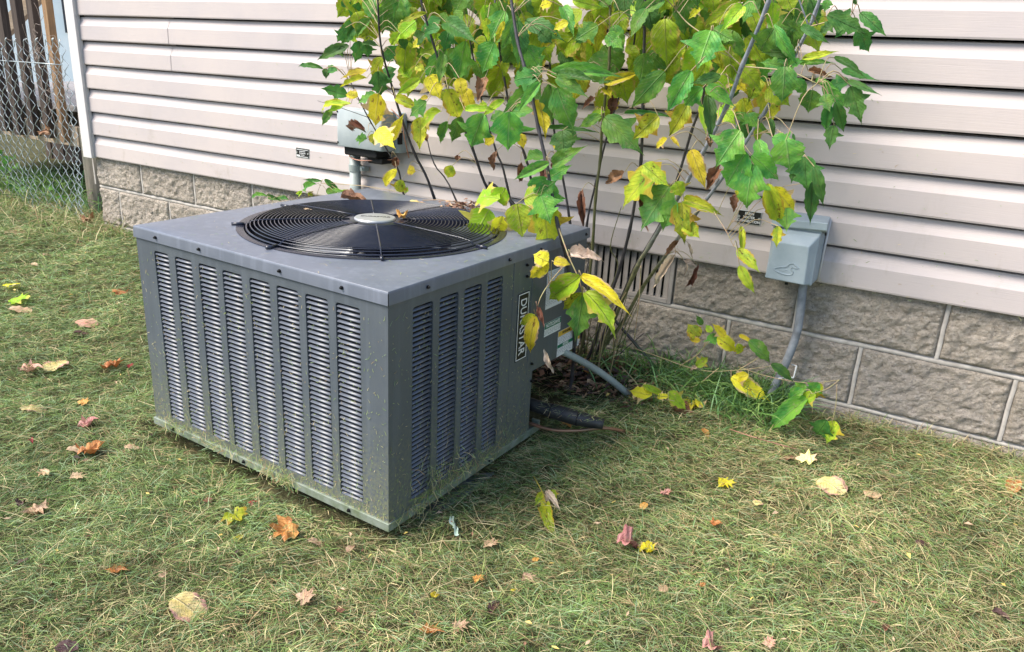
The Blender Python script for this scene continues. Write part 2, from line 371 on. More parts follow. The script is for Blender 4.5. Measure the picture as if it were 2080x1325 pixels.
PAL = np.array([(.10, .17, .05), (.19, .30, .09), (.21, .33, .16), (.33, .40, .145), (.62, .52, .31), (.38, .27, .15), (.49, .46, .24), (.32, .42, .25)])
def grass_mat():
    s = NT('grass_blades'); at = s.n('ShaderNodeAttribute', attribute_name='col'); s.fin(at.outputs[0], .6, spec=.25)
    tr = s.n('ShaderNodeBsdfTranslucent'); s.l(at.outputs[0], tr.inputs[0]); mx = s.n('ShaderNodeMixShader'); mx.inputs[0].default_value = .25
    s.l(s.p.outputs[0], mx.inputs[1]); s.l(tr.outputs[0], mx.inputs[2]); s.l(mx.outputs[0], s.out.inputs[0]); return s.m
M_GRASS = grass_mat()
def blades(name, P, hd, el0, el1, L, W, colr, parent=None, **k):
    """ribbon blades: root P, heading, elevation at root and tip, length, half width"""
    n = len(P); S = 3; pts = [P]; q = P.copy()
    for s_ in range(S):
        el = el0+(el1-el0)*(s_+.5)/S; h2 = hd+(rng.random(n)-.5)*.32
        q = q+np.c_[np.cos(el)*np.cos(h2), np.cos(el)*np.sin(h2), np.sin(el)]*(L/S)[:, None]
        pts.append(q.copy())
    roll = rng.random(n)*math.pi
    sx = np.c_[-np.sin(hd)*np.cos(roll), np.cos(hd)*np.cos(roll), np.sin(roll)*.8]
    V = np.zeros((n, 7, 3)); ws = [.8, 1, .75]
    for i in range(3):
        V[:, 2*i] = pts[i]-sx*(W*ws[i])[:, None]; V[:, 2*i+1] = pts[i]+sx*(W*ws[i])[:, None]
    V[:, 6] = pts[3]
    V = V.reshape(-1, 3); b = np.arange(n)*7
    loops = np.stack([b, b+1, b+3, b+2, b+2, b+3, b+5, b+4, b+4, b+5, b+6], 1).ravel().astype(np.int32)
    starts = (np.arange(n)[:, None]*11+np.array([0, 4, 8])[None]).ravel().astype(np.int32)
    me = bpy.data.meshes.new(name); me.vertices.add(len(V)); me.vertices.foreach_set('co', V.ravel().astype(np.float32))
    me.loops.add(len(loops)); me.loops.foreach_set('vertex_index', loops)
    me.polygons.add(3*n); me.polygons.foreach_set('loop_start', starts); me.update(calc_edges=True)
    ca = me.attributes.new('col', 'FLOAT_COLOR', 'POINT'); c = np.ones((n, 7, 4)); c[:, :, :3] = colr[:, None, :]
    ca.data.foreach_set('color', c.ravel().astype(np.float32)); me.materials.append(M_GRASS); me.validate()
    return link(name, me, parent, **k)
def fld(x, y, a=0): return np.sin(2.1*x+1.7*y+a)+np.sin(3.7*x-2.9*y+2*a+1)+np.sin(6.3*y+4.1*x+a*3)*.7+np.sin(11*x-9*y+a)*.5
def in_box(x, y, g=0):
    c, s = math.cos(ANG), math.sin(ANG); dx, dy = x-BOX.x, y-BOX.y; lx = c*dx+s*dy; ly = -s*dx+c*dy
    return (lx < .0+g) & (lx > -.89-g) & (ly > -g) & (ly < .89+g)
def lawn_xy(n, x0, x1, y0, y1, dens=None):
    x = rng.uniform(x0, x1, n); y = rng.uniform(y0, y1, n); k = (y < -.02) | (x < -4.07)
    k &= ~in_box(x, y, -.02)
    k &= ~((((x+1.03)/.27)**2+((y+.17)/.19)**2 < 1) & (rng.random(n) < .85))
    if dens is not None: k &= rng.random(n) < dens(x, y)
    return x[k], y[k]
def seen(x, y):
    d = np.hypot(x-CX, y-CY); ax = np.arctan2(-(x-CX), y-CY)
    return np.where((ax > -.45) & (ax < 1.36), np.clip((2.0/d)**1.0, .25, 1), .10)
def colours(n, x, y, straw):
    w0 = np.array([.17, .26, .20, .12, .05, .05, .06, .10])
    w1 = np.array([.14, .17, .11, .10, .16, .15, .10, .07])
    idx0 = rng.choice(8, n, p=w0/w0.sum()); idx1 = rng.choice(8, n, p=w1/w1.sum())
    idx = np.where(rng.random(n) < straw, idx1, idx0); c = PAL[idx]*rng.uniform(.7, 1.35, n)[:, None]
    c = c*(1+.12*np.tanh(fld(x*1.9, y*1.9, 5)*.7)+.12*np.tanh(fld(x*6.1, y*6.1, 2)))[:, None]
    return c*np.array([1.06, 1.04, 1.0])
x, y = lawn_xy(1700000, -6.5, 1.6, -3.4, .7, seen); n = len(x)
br = np.clip(.5+.35*(x+1.0)+.24*fld(x*1.6, y*1.6, 3), .05, 1)
thick = np.clip(.5+.3*fld(x*3.2, y*3.2, 1), 0, 1.2)
z = zg(x, y)+rng.random(n)*.022*thick
hd = 1.3*fld(x*1.1, y*1.1, 2)+rng.normal(0, 1.6, n)
near = in_box(x, y, .06)
el0 = np.where(rng.random(n) < .65, rng.uniform(.05, .45, n), rng.uniform(.4, 1.1, n)); el0 = np.where(near, el0*.4, el0)
el1 = rng.uniform(-.38, .12, n); L = rng.gamma(5, .0068, n).clip(.012, .08)*np.where(near, .7, 1)
W = rng.uniform(.0003, .00085, n)*(1+.25*np.clip(np.hypot(x-CX, y-CY)-2, 0, 4))
blades('grass', np.c_[x, y, z], hd, el0, el1, L, W, colours(n, x, y, br), label='mown lawn grass with dry clippings lying in it', cat='grass', kind='stuff')
x, y = lawn_xy(20000, -5, 1.2, -3.0, .4, lambda a, b: seen(a, b)*np.clip(.3+.35*fld(a*2.4, b*2.4, 8), 0, 1)); n = len(x)
blades('grass_tufts', np.c_[x, y, zg(x, y)], rng.random(n)*6.28, rng.uniform(.5, 1.3, n), rng.uniform(-.6, .5, n), rng.uniform(.02, .055, n), rng.uniform(.0008, .0016, n), colours(n, x, y, np.zeros(n)), label='short upright green grass tufts standing out of the mown lawn', cat='grass', kind='stuff')
# cut straw and clippings lying on top
x, y = lawn_xy(62000, -6, 1.4, -3.0, .5, lambda a, b: seen(a, b)*np.clip(.35+.25*fld(a*1.7, b*1.7, 7)+.12*(a+1), .08, 1)); n = len(x)
c = PAL[rng.choice([4, 4, 6, 5, 3], n)]*rng.uniform(.75, 1.25, n)[:, None]
blades('grass_clippings', np.c_[x, y, zg(x, y)+rng.uniform(.014, .034, n)], rng.random(n)*6.28, rng.uniform(-.1, .3, n), rng.uniform(-.35, .1, n),
       rng.gamma(5, .014, n).clip(.02, .16), rng.uniform(.0003, .00065, n), c, label='dry straw coloured grass clippings scattered over the lawn', cat='clippings', kind='stuff')
# longer unmown grass against the foundation, round the shrub and below the fence
def tall(n, f, lo, hi, w, green=True, name='tall_grass', label=''):
    P = np.array([f() for _ in range(n)]); P = np.c_[P, zg(P[:, 0], P[:, 1])]
    c = (PAL*np.array([.8, 1.0, .8]) if green else PAL)[rng.choice([0, 1, 2, 3, 7] if green else [3, 4, 6, 1, 5], n)]*rng.uniform(.7, 1.2, n)[:, None]
    blades(name, P, rng.random(n)*6.28, rng.uniform(.7, 1.5, n), rng.uniform(-.7, .8, n), rng.uniform(lo, hi, n), rng.uniform(w*.6, w, n), c, label=label, cat='grass', kind='stuff')
tall(1500, lambda: (-.36-min(.75, abs(rng.normal(0, .28))), -.03-abs(rng.normal(0, .10))), .06, .21, .0026, label='long dark green grass growing around the shrub base by the blocks')
tall(1500, lambda: (rng.uniform(-6.0, -3.75), rng.normal(-.05, .14)-.06), .05, .16, .002, False, label='tall unmown grass beneath the chain link fence')
tall(500, lambda: (rng.uniform(-5.8, -4.25), rng.uniform(.0, .5)), .12, .34, .0035, label='rank green grass growing under the wooden deck')
tall(650, lambda: (rng.uniform(-.3, .6), -.02-abs(rng.normal(0, .03))), .03, .075, .0014, False, label='dry grass fringe along the foundation right of the conduit')
tall(380, lambda: (rng.uniform(-3.9, -2.0), -.02-abs(rng.normal(0, .05))), .04, .10, .0018, False, label='grass fringe along the foundation left of the air conditioner')

# ================================================================== HOUSE
X0, X1 = -4.0, 1.6
def zb(k, x):            # lower edge of course k (measured: the courses widen a little to the right)
    t = (x+4.0)/4.18; return (.162+.1152*k)*(1-t)+(.182+.1166*k)*t
house = empty('house', (0, 0, 0), label='house wall with pale pinkish vinyl siding over split-face concrete blocks', cat='house')
PROF = [(0.0, -.024), (-.003, -.0300), (.002, -.0315), (.030, -.0308), (.0645, -.0300), (.0665, -.0290), (.083, -.0205), (.1050, -.0125), (.1065, -.004), (.109, .006), (.122, .006)]
def siding(k, xa, xb, dy=0.0):
    mb = MB(); nx = max(2, int((xb-xa)/.12)); ph = k*1.7
    def fn(u, v):
        x_ = xa+(xb-xa)*u; j = int(round(v*(len(PROF)-1))); dz, yy = PROF[j]
        wob = .0012*math.sin(x_*3.1+ph)+.0008*math.sin(x_*7.7+2*ph)
        return (x_, yy+dy+(wob if j < 8 else 0), zb(k, x_)+dz+.0008*math.sin(x_*2.3+ph))
    mb.grid(fn, nx, len(PROF)-1); return mb.obj('siding_panel', M_SID, house, True)
for k in range(12):
    seam = {4: -3.31, 5: -3.31, 2: -.541, 3: -.541, 0: -2.02, 1: -2.02, 6: -1.7, 7: -1.7, 8: -2.6, 9: -2.6, 10: -.9, 11: -.9}[k]
    for o_ in (siding(k, X0, seam, -.0016), siding(k, seam-.02, X1)): shade_auto(o_, 14)
tr = MB(); tr.box((-4.066, -.052, .152), (-3.992, -.036, 1.62)); tr.box((-4.066, -.036, .152), (-4.058, .06, 1.62)); tr.box((-4.000, -.036, .152), (-3.993, -.02, 1.62))
tr.obj('corner_trim', M_TRIM, house, bev=.003)
sh = MB(); sh.box((-4.04, .006, .14), (X1, .02, 1.6)); sh.obj('wall_sheathing', M_DARK, house)
sh = MB(); sh.box((-4.05, .06, .14), (-4.03, 4.2, 1.62)); sh.obj('side_wall', M_TRIM, house)
# foundation blocks: rows A (under the siding), B, C
def block(xa, xb, za, zb_, seed):
    mb = MB(); nx, nz = max(4, int((xb-xa)/.0058)), max(3, int((zb_-za)/.0062))
    def fn(u, v):
        x_ = xa+(xb-xa)*u; z_ = za+(zb_-za)*v; e = min(1, min(u, 1-u)*(xb-xa)/.008, min(v, 1-v)*(zb_-za)/.008)
        p = Vector((x_*34+seed, z_*44, seed*.37)); h = noise.fractal(p, .65, 2.1, 4)*.8+.35*noise.noise(p*.3)
        h2 = noise.noise(Vector((x_*5, z_*6, seed)))
        return (x_, .004-e*(.0150+.0085*max(-.8, min(1.2, h))+.003*h2), z_)
    mb.grid(fn, nx, nz)
    r = nx+1; top = [(xa, .06, zb_), (xb, .06, zb_), (xa, .06, za), (xb, .06, za)]
    n0 = len(mb.v); mb.v += top; mb.f += [(nz*r, nz*r+nx, n0+1, n0), (nx, 0, n0+2, n0+3), (0, nz*r, n0, n0+2), (nz*r+nx, nx, n0+3, n0+1)]; mb.m += [0]*4
    return mb.obj('foundation_block', M_BLK, house, True)
J = .0085; S = .4064
VX0, VX1 = -1.118, -.813
for row, (za, zt, off) in enumerate([(.005, .196, 0), (-.198, -.006, -S/2), (-.40, -.209, 0)]):
    x_ = off+S*4
    while x_ > X1: x_ -= S
    while x_ > -4.03:
        a, b = max(x_-S+J/2, -4.03), x_-J/2
        if b-a > .03:
            if row == 0 and a < VX1 and b > VX0:
                if b > VX1+.03: block(VX1+.006, b, za, zt, row*31+x_*7)
                if a < VX0-.03: block(a, VX0-.006, za, zt, row*31+x_*7)
            else: block(a, b, za, zt, row*31+x_*7)
        x_ -= S
mo = MB()
for xa, xb in ((-4.026, VX0-.004), (VX1+.004, X1)): mo.box((xa, .0005, -.002), (xb, .05, .19))
mo.box((-4.026, .0005, -.42), (X1, .05, -.0025)); mo.obj('mortar', M_MORT, house)
mj = MB()
def strip(xa, xb, za, zb_):     # struck joints, slightly proud and uneven
    n_ = max(2, int(abs(xb-xa)/.03)); nz = max(2, int(abs(zb_-za)/.03))
    if xb-xa > zb_-za: mj.grid(lambda u, v: (xa+(xb-xa)*u, -.0045-.002*math.sin(math.pi*v)+.001*math.sin(u*(xb-xa)*40), za+(zb_-za)*v+.0012*math.sin(u*(xb-xa)*23+v)), n_, 3)
    else: mj.grid(lambda u, v: (xa+(xb-xa)*u+.001*math.sin(v*9), -.0045-.002*math.sin(math.pi*u), za+(zb_-za)*v), 3, nz)
strip(-4.026, X1, -.0065, .0055); strip(-4.026, X1, -.209, -.198)
for i in range(-10, 4):
    xj = i*S
    if not (VX0-.1 < xj < VX1+.05) and xj < X1-.02: strip(xj-J*.65, xj+J*.65, .006, .19)
    if xj-S/2 > -4.0: strip(xj-S/2-J*.65, xj-S/2+J*.65, -.197, -.007)
    strip(xj-J*.65, xj+J*.65, -.4, -.21)
mj.obj('mortar_joint', M_MORT, house, True)
# crawl-space vent
vent = MB(); vent.box((VX0, -.010, .004), (VX0+.014, .03, .19)); vent.box((VX1-.014, -.010, .004), (VX1, .03, .19)); vent.box((VX0+.014, -.010, .004), (VX1-.014, .03, .020)); vent.box((VX0+.014, -.010, .163), (VX1-.014, .03, .19))
vent = vent.obj('foundation_vent', M_VENT, house, bev=.0015)
vb = MB(); vb.box((VX0+.01, .035, .01), (VX1-.01, .045, .18)); vb.obj('vent_screen', M_DARK, vent)
sl = MB(); sl.box((-.0105, -.001, 0), (.0105, .0015, .142)); sl_me = sl.mesh('vent_slat', M_VENT)
for i in range(11):
    link('vent_slat', sl_me, vent, (VX0+.027+i*.0252, .001, .0205), (0, 0, math.radians(-22)))

# ---------------------------------------------------------------- signs
def text(body, size, loc, rot, mat, parent, name='lettering', ex=.0002, bold=.0, align='CENTER', sx=1):
    c = bpy.data.curves.new(name, 'FONT'); c.body = body; c.size = size; c.extrude = ex; c.offset = bold; c.align_x = align; c.align_y = 'CENTER'; c.resolution_u = 3
    tmp = bpy.data.objects.new('t', c); COL.objects.link(tmp); dg = bpy.context.evaluated_depsgraph_get()
    me = bpy.data.meshes.new_from_object(tmp.evaluated_get(dg)); bpy.data.objects.remove(tmp); me.materials.clear(); me.materials.append(mat)
    o = link(name, me, parent, loc, rot, (sx, 1, 1)); return o
HP = math.pi/2
sg = empty('sign', (-.5875, -.0315, .339), label='black FRESH WATER CONNECTION plate screwed to the siding', cat='sign')
b_ = MB(); b_.box((-.037, -.0025, -.0215), (.037, 0, .0215)); b_.obj('plate_rim', M_SILV, sg, bev=.0012)
b_ = MB(); b_.box((-.0345, -.0032, -.019), (.0345, -.0024, .019)); b_.obj('plate_face', M_BLKP, sg)
for t_, zz in (('FRESH', .0115), ('WATER', 0), ('CONNECTION', -.0115)): text(t_, .0112, (0, -.0036, zz), (HP, 0, 0), M_WHT, sg, bold=.00025, sx=.92)
for xx in (-.0315, .0315):
    q = MB(); q.tube([(xx, -.0024, 0), (xx, -.0058, 0)], .0042, 12); q.obj('screw', M_SILV, sg)
sg = empty('sign', (-2.489, -.0315, .336), label='small worn black label plate below left of the grey wall box', cat='sign')
b_ = MB(); b_.box((-.039, -.0015, -.021), (.039, 0, .021)); b_.obj('plate_rim', M_SILV, sg)
b_ = MB(); b_.box((-.036, -.0022, -.0185), (.036, -.0014, .0185)); b_.obj('plate_face', M_BLKP, sg)
q = MB()
for i, (a, b) in enumerate(((-.032, .031), (-.017, .016), (-.019, .017), (-.011, .010), (-.030, .031))):
    zz = .0135-i*.0072; x_ = a
    while x_ < b:
        w_ = random.uniform(.003, .007); q.box((x_, -.0026, zz-.0014), (min(b, x_+w_), -.0021, zz+.0014)); x_ += w_+.0014
q.box((-.034, -.0027, -.0155), (-.016, -.0023, -.0085)); q.obj('worn_print', M_WHT, sg)
for xx in (-.0315, .0325):
    q = MB(); q.tube([(xx, -.002, 0), (xx, -.005, 0)], .0038, 12); q.obj('screw', M_SILV, sg)

# ---------------------------------------------------------------- grey junction box on the wall (left)
jb = empty('junction_box', (-2.06, -.030, .40), label='weathered grey plastic utility box with open underside above the air conditioner', cat='utility box')
def rbox(mb, x0, x1, y0, y1, z0, z1, r=.02, taper=0.0, n=5):
    """box with rounded vertical front corners (front is y0)"""
    ring = [(x0, y1)]
    for k in range(n+1): a = math.pi+k*HP/n; ring.append((x0+r+r*math.cos(a), y0+r+r*math.sin(a)))
    for k in range(n+1): a = 1.5*math.pi+k*HP/n; ring.append((x1-r+r*math.cos(a), y0+r+r*math.sin(a)))
    ring.append((x1, y1)); N = len(ring); vs = []
    zs = [z0, z0+.004, z1-.006, z1-.0015, z1]; ins = [.002, 0, 0, .0025, .007]
    cx_, cy_ = (x0+x1)/2, (y0+y1)/2
    for zz, i_ in zip(zs, ins):
        f = 1-i_/((x1-x0)/2); t = 1+taper*(zz-z0)/(z1-z0)
        for a, b in ring: vs.append((cx_+(a-cx_)*f, y1+(b-y1)*t*(1-i_/abs(y1-y0)), zz))
    fs = [(j*N+k, j*N+(k+1) % N, (j+1)*N+(k+1) % N, (j+1)*N+k) for j in range(len(zs)-1) for k in range(N)]
    fs += [tuple(range(N))[::-1], tuple((len(zs)-1)*N+k for k in range(N))]; mb.add(vs, fs)
b_ = MB(); rbox(b_, -.128, .108, -.118, -.045, .006, .150, .014); b_.obj('cover', M_GREYP, jb, smooth=False); shade_auto(jb.children[-1], 35)
b_ = MB()
for sx_, sz_ in ((-.118, .020), (-.118, .136), (.096, .136)): b_.tube([(sx_, -.1175, sz_), (sx_, -.1195, sz_)], .0038, 8)
b_.obj('cover_screws', M_SCREW, jb, kind='stuff')
b_ = MB(); rbox(b_, -.100, .128, -.046, 0, -.004, .146, .01); b_.obj('housing', M_GREYB, jb); shade_auto(jb.children[-1], 35)
b_ = MB(); b_.box((-.105, -.10, -.028), (.06, -.01, .0055)); b_.box((.0, -.085, -.050), (.075, -.02, -.028)); b_.obj('bottom_socket', M_DARK, jb, bev=.006)
b_ = MB(); b_.box((.122, -.05, .03), (.131, -.03, .08)); b_.tube([(.072, -.1175, .062), (.072, -.1195, .062)], .0075, 14); b_.obj('cover_slot', M_DARK, jb)
b_ = MB(); b_.tube([(-.104, -.038, -.03), (-.104, -.038, -.50)], .0225, 18); b_.obj('conduit', M_COND, jb, True); shade_auto(jb.children[-1], 50)
b_ = MB(); b_.tube([(-.104, -.038, -.072), (-.104, -.038, -.098)], .0255, 18); b_.box((-.104, -.04, -.094), (-.055, -.012, -.076)); b_.tube([(-.064, -.04, -.085), (-.064, -.048, -.085)], .006, 8); b_.obj('strap', M_COND, jb); shade_auto(jb.children[-1], 40)
b_ = MB(); b_.tube(spline([(-.12, -.03, -.022), (-.10, -.075, -.035), (-.03, -.10, -.042), (.05, -.07, -.036), (.10, -.02, -.03)], 6), .0022, 6); b_.obj('loose_wire', M_PINK, jb, True)
b_ = MB(); b_.tube(spline([(.10, -.06, .16), (.14, -.05, .12), (.15, -.04, .05), (.155, -.02, -.02)], 6), .002, 6); b_.obj('loose_wire', M_PINK, jb, True)

# ---------------------------------------------------------------- outdoor disconnect (right)
db = empty('disconnect_box', (-.43, -.030, .17), label='blue grey metal disconnect box with embossed duck and curved conduit', cat='utility box')
b_ = MB(); b_.box((-.062, -.082, .014), (.072, 0, .195)); b_.obj('housing', M_GREYB, db, bev=.003)
# hood: sloping top with a lip
hv = [(-.066, 0, .206), (.077, 0, .206), (.088, -.098, .203), (-.068, -.098, .196), (-.066, 0, .150), (.077, 0, .150), (.088, -.098, .180), (-.068, -.098, .172)]
b_ = MB(); b_.add(hv, [(0, 3, 2, 1), (4, 5, 6, 7), (3, 7, 6, 2), (0, 4, 7, 3), (1, 2, 6, 5), (0, 1, 5, 4)]); b_.obj('hood', M_GREYB, db, bev=.003)
b_ = MB(); b_.box((-.052, -.1, .150), (-.040, -.082, .172)); b_.tube([(.079, -.06, .165), (.083, -.06, .165)], .006, 10); b_.tube([(.0, -.083, .008), (.0, -.083, .002)], .005, 8); b_.obj('hasp', M_SCREW, db)
b_ = MB(); b_.tube([(.074, -.004, .01), (.076, -.004, .10), (.079, -.004, .20)], .0035, 6); b_.obj('caulk', M_TRIM, db, True)
# raised cover, pyramid shoulders
c0 = [(-.062, .012), (.072, .012), (.072, .168), (-.062, .168)]; c1 = [(-.058, .020), (.056, .018), (.052, .132), (-.046, .132)]
vs = [(a, -.0825, b) for a, b in c0]+[(a, -.090, b) for a, b in c0]+[(a+(.004 if a < 0 else -.004), -.094, b+(.004 if b < .1 else -.01)) for a, b in c0]+[(a, -.118, b) for a, b in c1]
vs += [(-.062, -.09, .004), (.072, -.09, .004)]
fs = []
for j in range(3):
    for k in range(4): fs.append((j*4+k, j*4+(k+1) % 4, (j+1)*4+(k+1) % 4, (j+1)*4+k))
fs.append((12, 13, 14, 15)); b_ = MB(); b_.add(vs, fs); b_.obj('cover', M_GREYB, db, bev=.004)
duck = [(-.036, .052), (-.030, .047), (-.018, .042), (0, .040), (.014, .042), (.020, .047), (.019, .055), (.012, .060), (.016, .066), (.024, .063), (.034, .066), (.025, .071), (.016, .077), (.006, .074), (.002, .066), (-.006, .062), (-.018, .060), (-.028, .056), (-.036, .052)]
b_ = MB(); b_.tube([(a, -.1190, b) for a, b in duck], .0015, 5)
b_.tube([(a, -.1185, b) for a, b in [(-.024, .054), (-.010, .050), (.002, .054), (.010, .050)]], .0008, 5); b_.obj('duck_emblem', M_GREYB, db)
b_ = MB(); b_.tube(spline([(.04, -.035, .02), (.041, -.035, -.02), (.046, -.035, -.10), (.045, -.035, -.17), (.028, -.04, -.27), (.0, -.05, -.38), (-.015, -.06, -.46)], 6), (.0128), 14); b_.obj('conduit', M_COND2, db, True)
b_ = MB(); b_.tube([(.046, -.02, -.265), (.062, -.03, -.262), (.060, -.035, -.300), (.02, -.062, -.305)], .003, 6); b_.obj('cable_tie', M_WHT, db)

# ================================================================== AIR CONDITIONER (local: right face x=0, front face y=0, size .89, height .5806)
AW, AH = .89, .5806
ac = empty('air_conditioner', BOX, ANG, label='square grey air conditioner unit with louvred sides and round top fan grille', cat='air conditioner')
SL = [(.080, .153), (.177, .249), (.272, .345), (.369, .440), (.468, .540), (.562, .632), (.660, .728), (.755, .815)]
SR = [(.081, .152), (.176, .248), (.271, .343), (.368, .437)]
Z0, Z1 = .040, .525
def face(slots, end, fn, name):
    """sheet with slots; fn(u, depth, z) -> local position, u runs along the face"""
    mb = MB()
    def quad(a, b, za, zb_):
        nu = max(1, int((b-a)/.1)); mb.grid(lambda u, v: fn(a+(b-a)*u, 0, za+(zb_-za)*v), nu, max(1, int((zb_-za)/.12)))
    quad(0, end, Z1, .575); quad(0, end, .012, Z0); e = [0]+[q for s_ in slots for q in s_]+[end]
    for i in range(0, len(e), 2): quad(e[i], e[i+1], Z0, Z1)
    for a, b in slots:          # folded returns and rounded slot ends
        r = .008
        for (u0, za), (u1, zb_) in (((a, Z0), (a, Z1)), ((a, Z1), (b, Z1)), ((b, Z1), (b, Z0)), ((b, Z0), (a, Z0))):
            mb.add([fn(u0, 0, za), fn(u1, 0, zb_), fn(u1, .010, zb_), fn(u0, .010, za)], [(0, 1, 2, 3)])
        for cu, cz_, su, sz in ((a, Z0, 1, 1), (b, Z0, -1, 1), (a, Z1, 1, -1), (b, Z1, -1, -1)):
            pts = [(cu, cz_)]+[(cu+su*(r-r*math.sin(t*HP/4)), cz_+sz*(r-r*math.cos(t*HP/4))) for t in range(5)]
            mb.add([fn(u, .0003, z) for u, z in pts], [tuple(range(6))])
    return mb.obj(name, M_CAB, ac)
fL = lambda u, d, z: (-u, d+.0006*math.sin(u*9)*math.sin(z*8), z)
fR = lambda u, d, z: (-d-.0006*math.sin(u*11)*math.sin(z*7), u, z)
front = face(SL, AW, fL, 'front_panel'); side = face(SR, .486, fR, 'side_panel')
# louvres: pressed slats, upper edge inside, lower edge at the face
NS = 41; PT = (Z1-Z0)/NS
def slat_vs(w):
    prof = [(.0012, .0000), (-.0008, .0002), (-.0012, .0009), (.0004, .0024), (.0028, .0042), (.0046, .0048)]
    vs = []
    for xx in (0, .0022, w-.0022, w):
        for j, (d, z) in enumerate(prof):
            f = 1 if 0 < xx < w else 0; vs.append((xx, d if f else max(d, .004+.0005*j), z if f else .0012+(z-.0012)*.9))
    n = len(prof); fs = [(k*n+j, (k+1)*n+j, (k+1)*n+j+1, k*n+j+1) for k in range(3) for j in range(n-1)]; return vs, fs
M_SLAT = paint_mat('louvre_paint', (.095, .108, .138), (.115, .128, .16), False, .36)
sm = MB(); sm.add(*slat_vs(.0718)); SLAT = sm.mesh('slat', M_SLAT, True)
todo = [('F', c, i) for c in range(8) for i in range(NS)]+[('S', c, i) for c in range(4) for i in range(NS)]
single = {('F', c, i) for c in range(5) for i in range(NS)} | {('S', c, i) for c in range(2) for i in range(NS)}
single |= {('S', 2, i) for i in range(NS-1, NS-14, -1)}
rest = {'F': MB(), 'S': MB()}
for side_, c, i in todo:
    a, b = (SL if side_ == 'F' else SR)[c]; z = Z0+i*PT+.001
    if (side_, c, i) in single:
        jit = random.uniform(-.012, .012)
        o = link('slat', SLAT, front if side_ == 'F' else side, (-b, .0015, z) if side_ == 'F' else (-.0015, a, z), (jit, 0, 0) if side_ == 'F' else (jit, 0, HP), ((b-a)/.0718, 1, 1))
    else:
        vs, fs = slat_vs(b-a)
        rest[side_].add([(-b+v[0], .0015+v[1], z+v[2]) if side_ == 'F' else (-.0015-v[1], a+v[0], z+v[2]) for v in vs], fs)
rest['F'].obj('slat', M_SLAT, front, True, kind='stuff'); rest['S'].obj('slat', M_SLAT, side, True, kind='stuff')
def coil_mat():
    s = NT('coil_fins'); wv = s.n('ShaderNodeTexWave'); wv.inputs['Scale'].default_value = 90; wv.bands_direction = 'X'
    s.l(s.mapv((1, 1, 1)), wv.inputs[0]); return s.fin(s.mix(wv.outputs[0], (.008, .008, .009), (.03, .03, .032)), .6)
M_COIL = coil_mat()
b_ = MB(); b_.box((-AW+.02, .0145, .02), (-.0145, .03, .56)); b_.box((-.03, .03, .02), (-.0145, .475, .56)); b_.obj('coil', M_COIL, ac)
# back and left faces, corner and control panels, valve recess
b_ = MB(); b_.box((-AW, .0005, .012), (-AW+.004, AW, .575)); b_.box((-AW+.004, AW-.004, .012), (-.30, AW, .575)); b_.obj('rear_panel', M_CAB, ac)
b_ = MB(); b_.box((-.010, .4865, .012), (.0015, .5785, .570)); b_.box((-.0025, .5785, .012), (-.001, .6120, .204)); b_.obj('corner_panel', M_CAB, ac, bev=.0015)
b_ = MB(); b_.box((-.14, .5800, .204), (.0008, .886, .572)); b_.obj('control_panel', M_CAB, ac, bev=.002)
b_ = MB(); b_.box((-.0015, .5786, .2035), (.0032, .5835, .568)); b_.obj('control_panel_seam', M_CAB, ac, bev=.001)
b_ = MB(); b_.box((-.16, .6125, .012), (-.02, .6145, .204)); b_.box((-.30, .61, .012), (-.16, .885, .57)); b_.box((-.02, .603, .012), (-.0012, .6125, .2035)); b_.obj('valve_recess', M_CAB, ac)
# base pan rail
b_ = MB(); b_.box((-AW-.004, -.006, -.002), (.0055, .001, .0185)); b_.box((-.002, .001, -.002), (.0055, .668, .0185)); b_.box((-AW-.004, .001, -.002), (-AW+.002, AW, .0185)); b_.box((-AW+.002, .001, -.002), (-.002, .666, .006)); b_.box((-AW+.002, .666, -.002), (-.18, .885, .006))
b_.box((-.02, .660, .006), (.0053, .6675, .030)); b_.obj('base_rail', M_GALV, ac, bev=.0012)
# lid with the round opening
NR = 96; RC = (-.445, .445); RO = .371
def sq(k, half):
    a = 2*math.pi*k/NR+math.pi/4; c, s_ = math.cos(a), math.sin(a); m = max(abs(c), abs(s_)); return (c/m*half, s_/m*half)
mb = MB(); half = .449; rings = []
for f in (0, .33, .66, 1):
    ring = []
    for k in range(NR):
        a = 2*math.pi*k/NR+math.pi/4; cx_, cy_ = RO*math.cos(a), RO*math.sin(a); sx_, sy_ = sq(k, half-.006)
        ring.append((RC[0]+cx_+(sx_-cx_)*f, RC[1]+cy_+(sy_-cy_)*f, AH+.0008*math.sin(cx_*6+f)*math.sin(cy_*5)))
    rings.append(ring)
for hf, z in ((half-.0022, AH-.0008), (half-.0005, AH-.003), (half, AH-.0065), (half+.0008, AH-.029), (half+.0008, AH-.031), (half-.002, AH-.031)): rings.append([(RC[0]+sq(k, hf)[0], RC[1]+sq(k, hf)[1], z) for k in range(NR)])
vs = [p for r_ in rings for p in r_]; fs = [(i*NR+k, i*NR+(k+1) % NR, (i+1)*NR+(k+1) % NR, (i+1)*NR+k) for i in range(len(rings)-1) for k in range(NR)]
mb.add(vs, fs); lid = mb.obj('lid', M_LID, ac, True); shade_auto(lid, 32)
b_ = MB()
b_.box((.0042, -.0052, AH-.031), (.0054, -.0036, AH-.004)); b_.obj('corner_seam', M_DARK, lid)
def scr(x_, y_, z, nx, ny, par, r=.0036):
    q = MB(); d = Vector((nx, ny, 0)); p = Vector((x_, y_, z)); q.tube([p, p+d*.0022], r*1.25, 8); q.tube([p+d*.002, p+d*.0058], r*.8, 6); q.obj('screw', M_SCREW, par)
for u in (.128, .325, .617, .795): scr(-u, -.0048, AH-.017, 0, -1, lid)
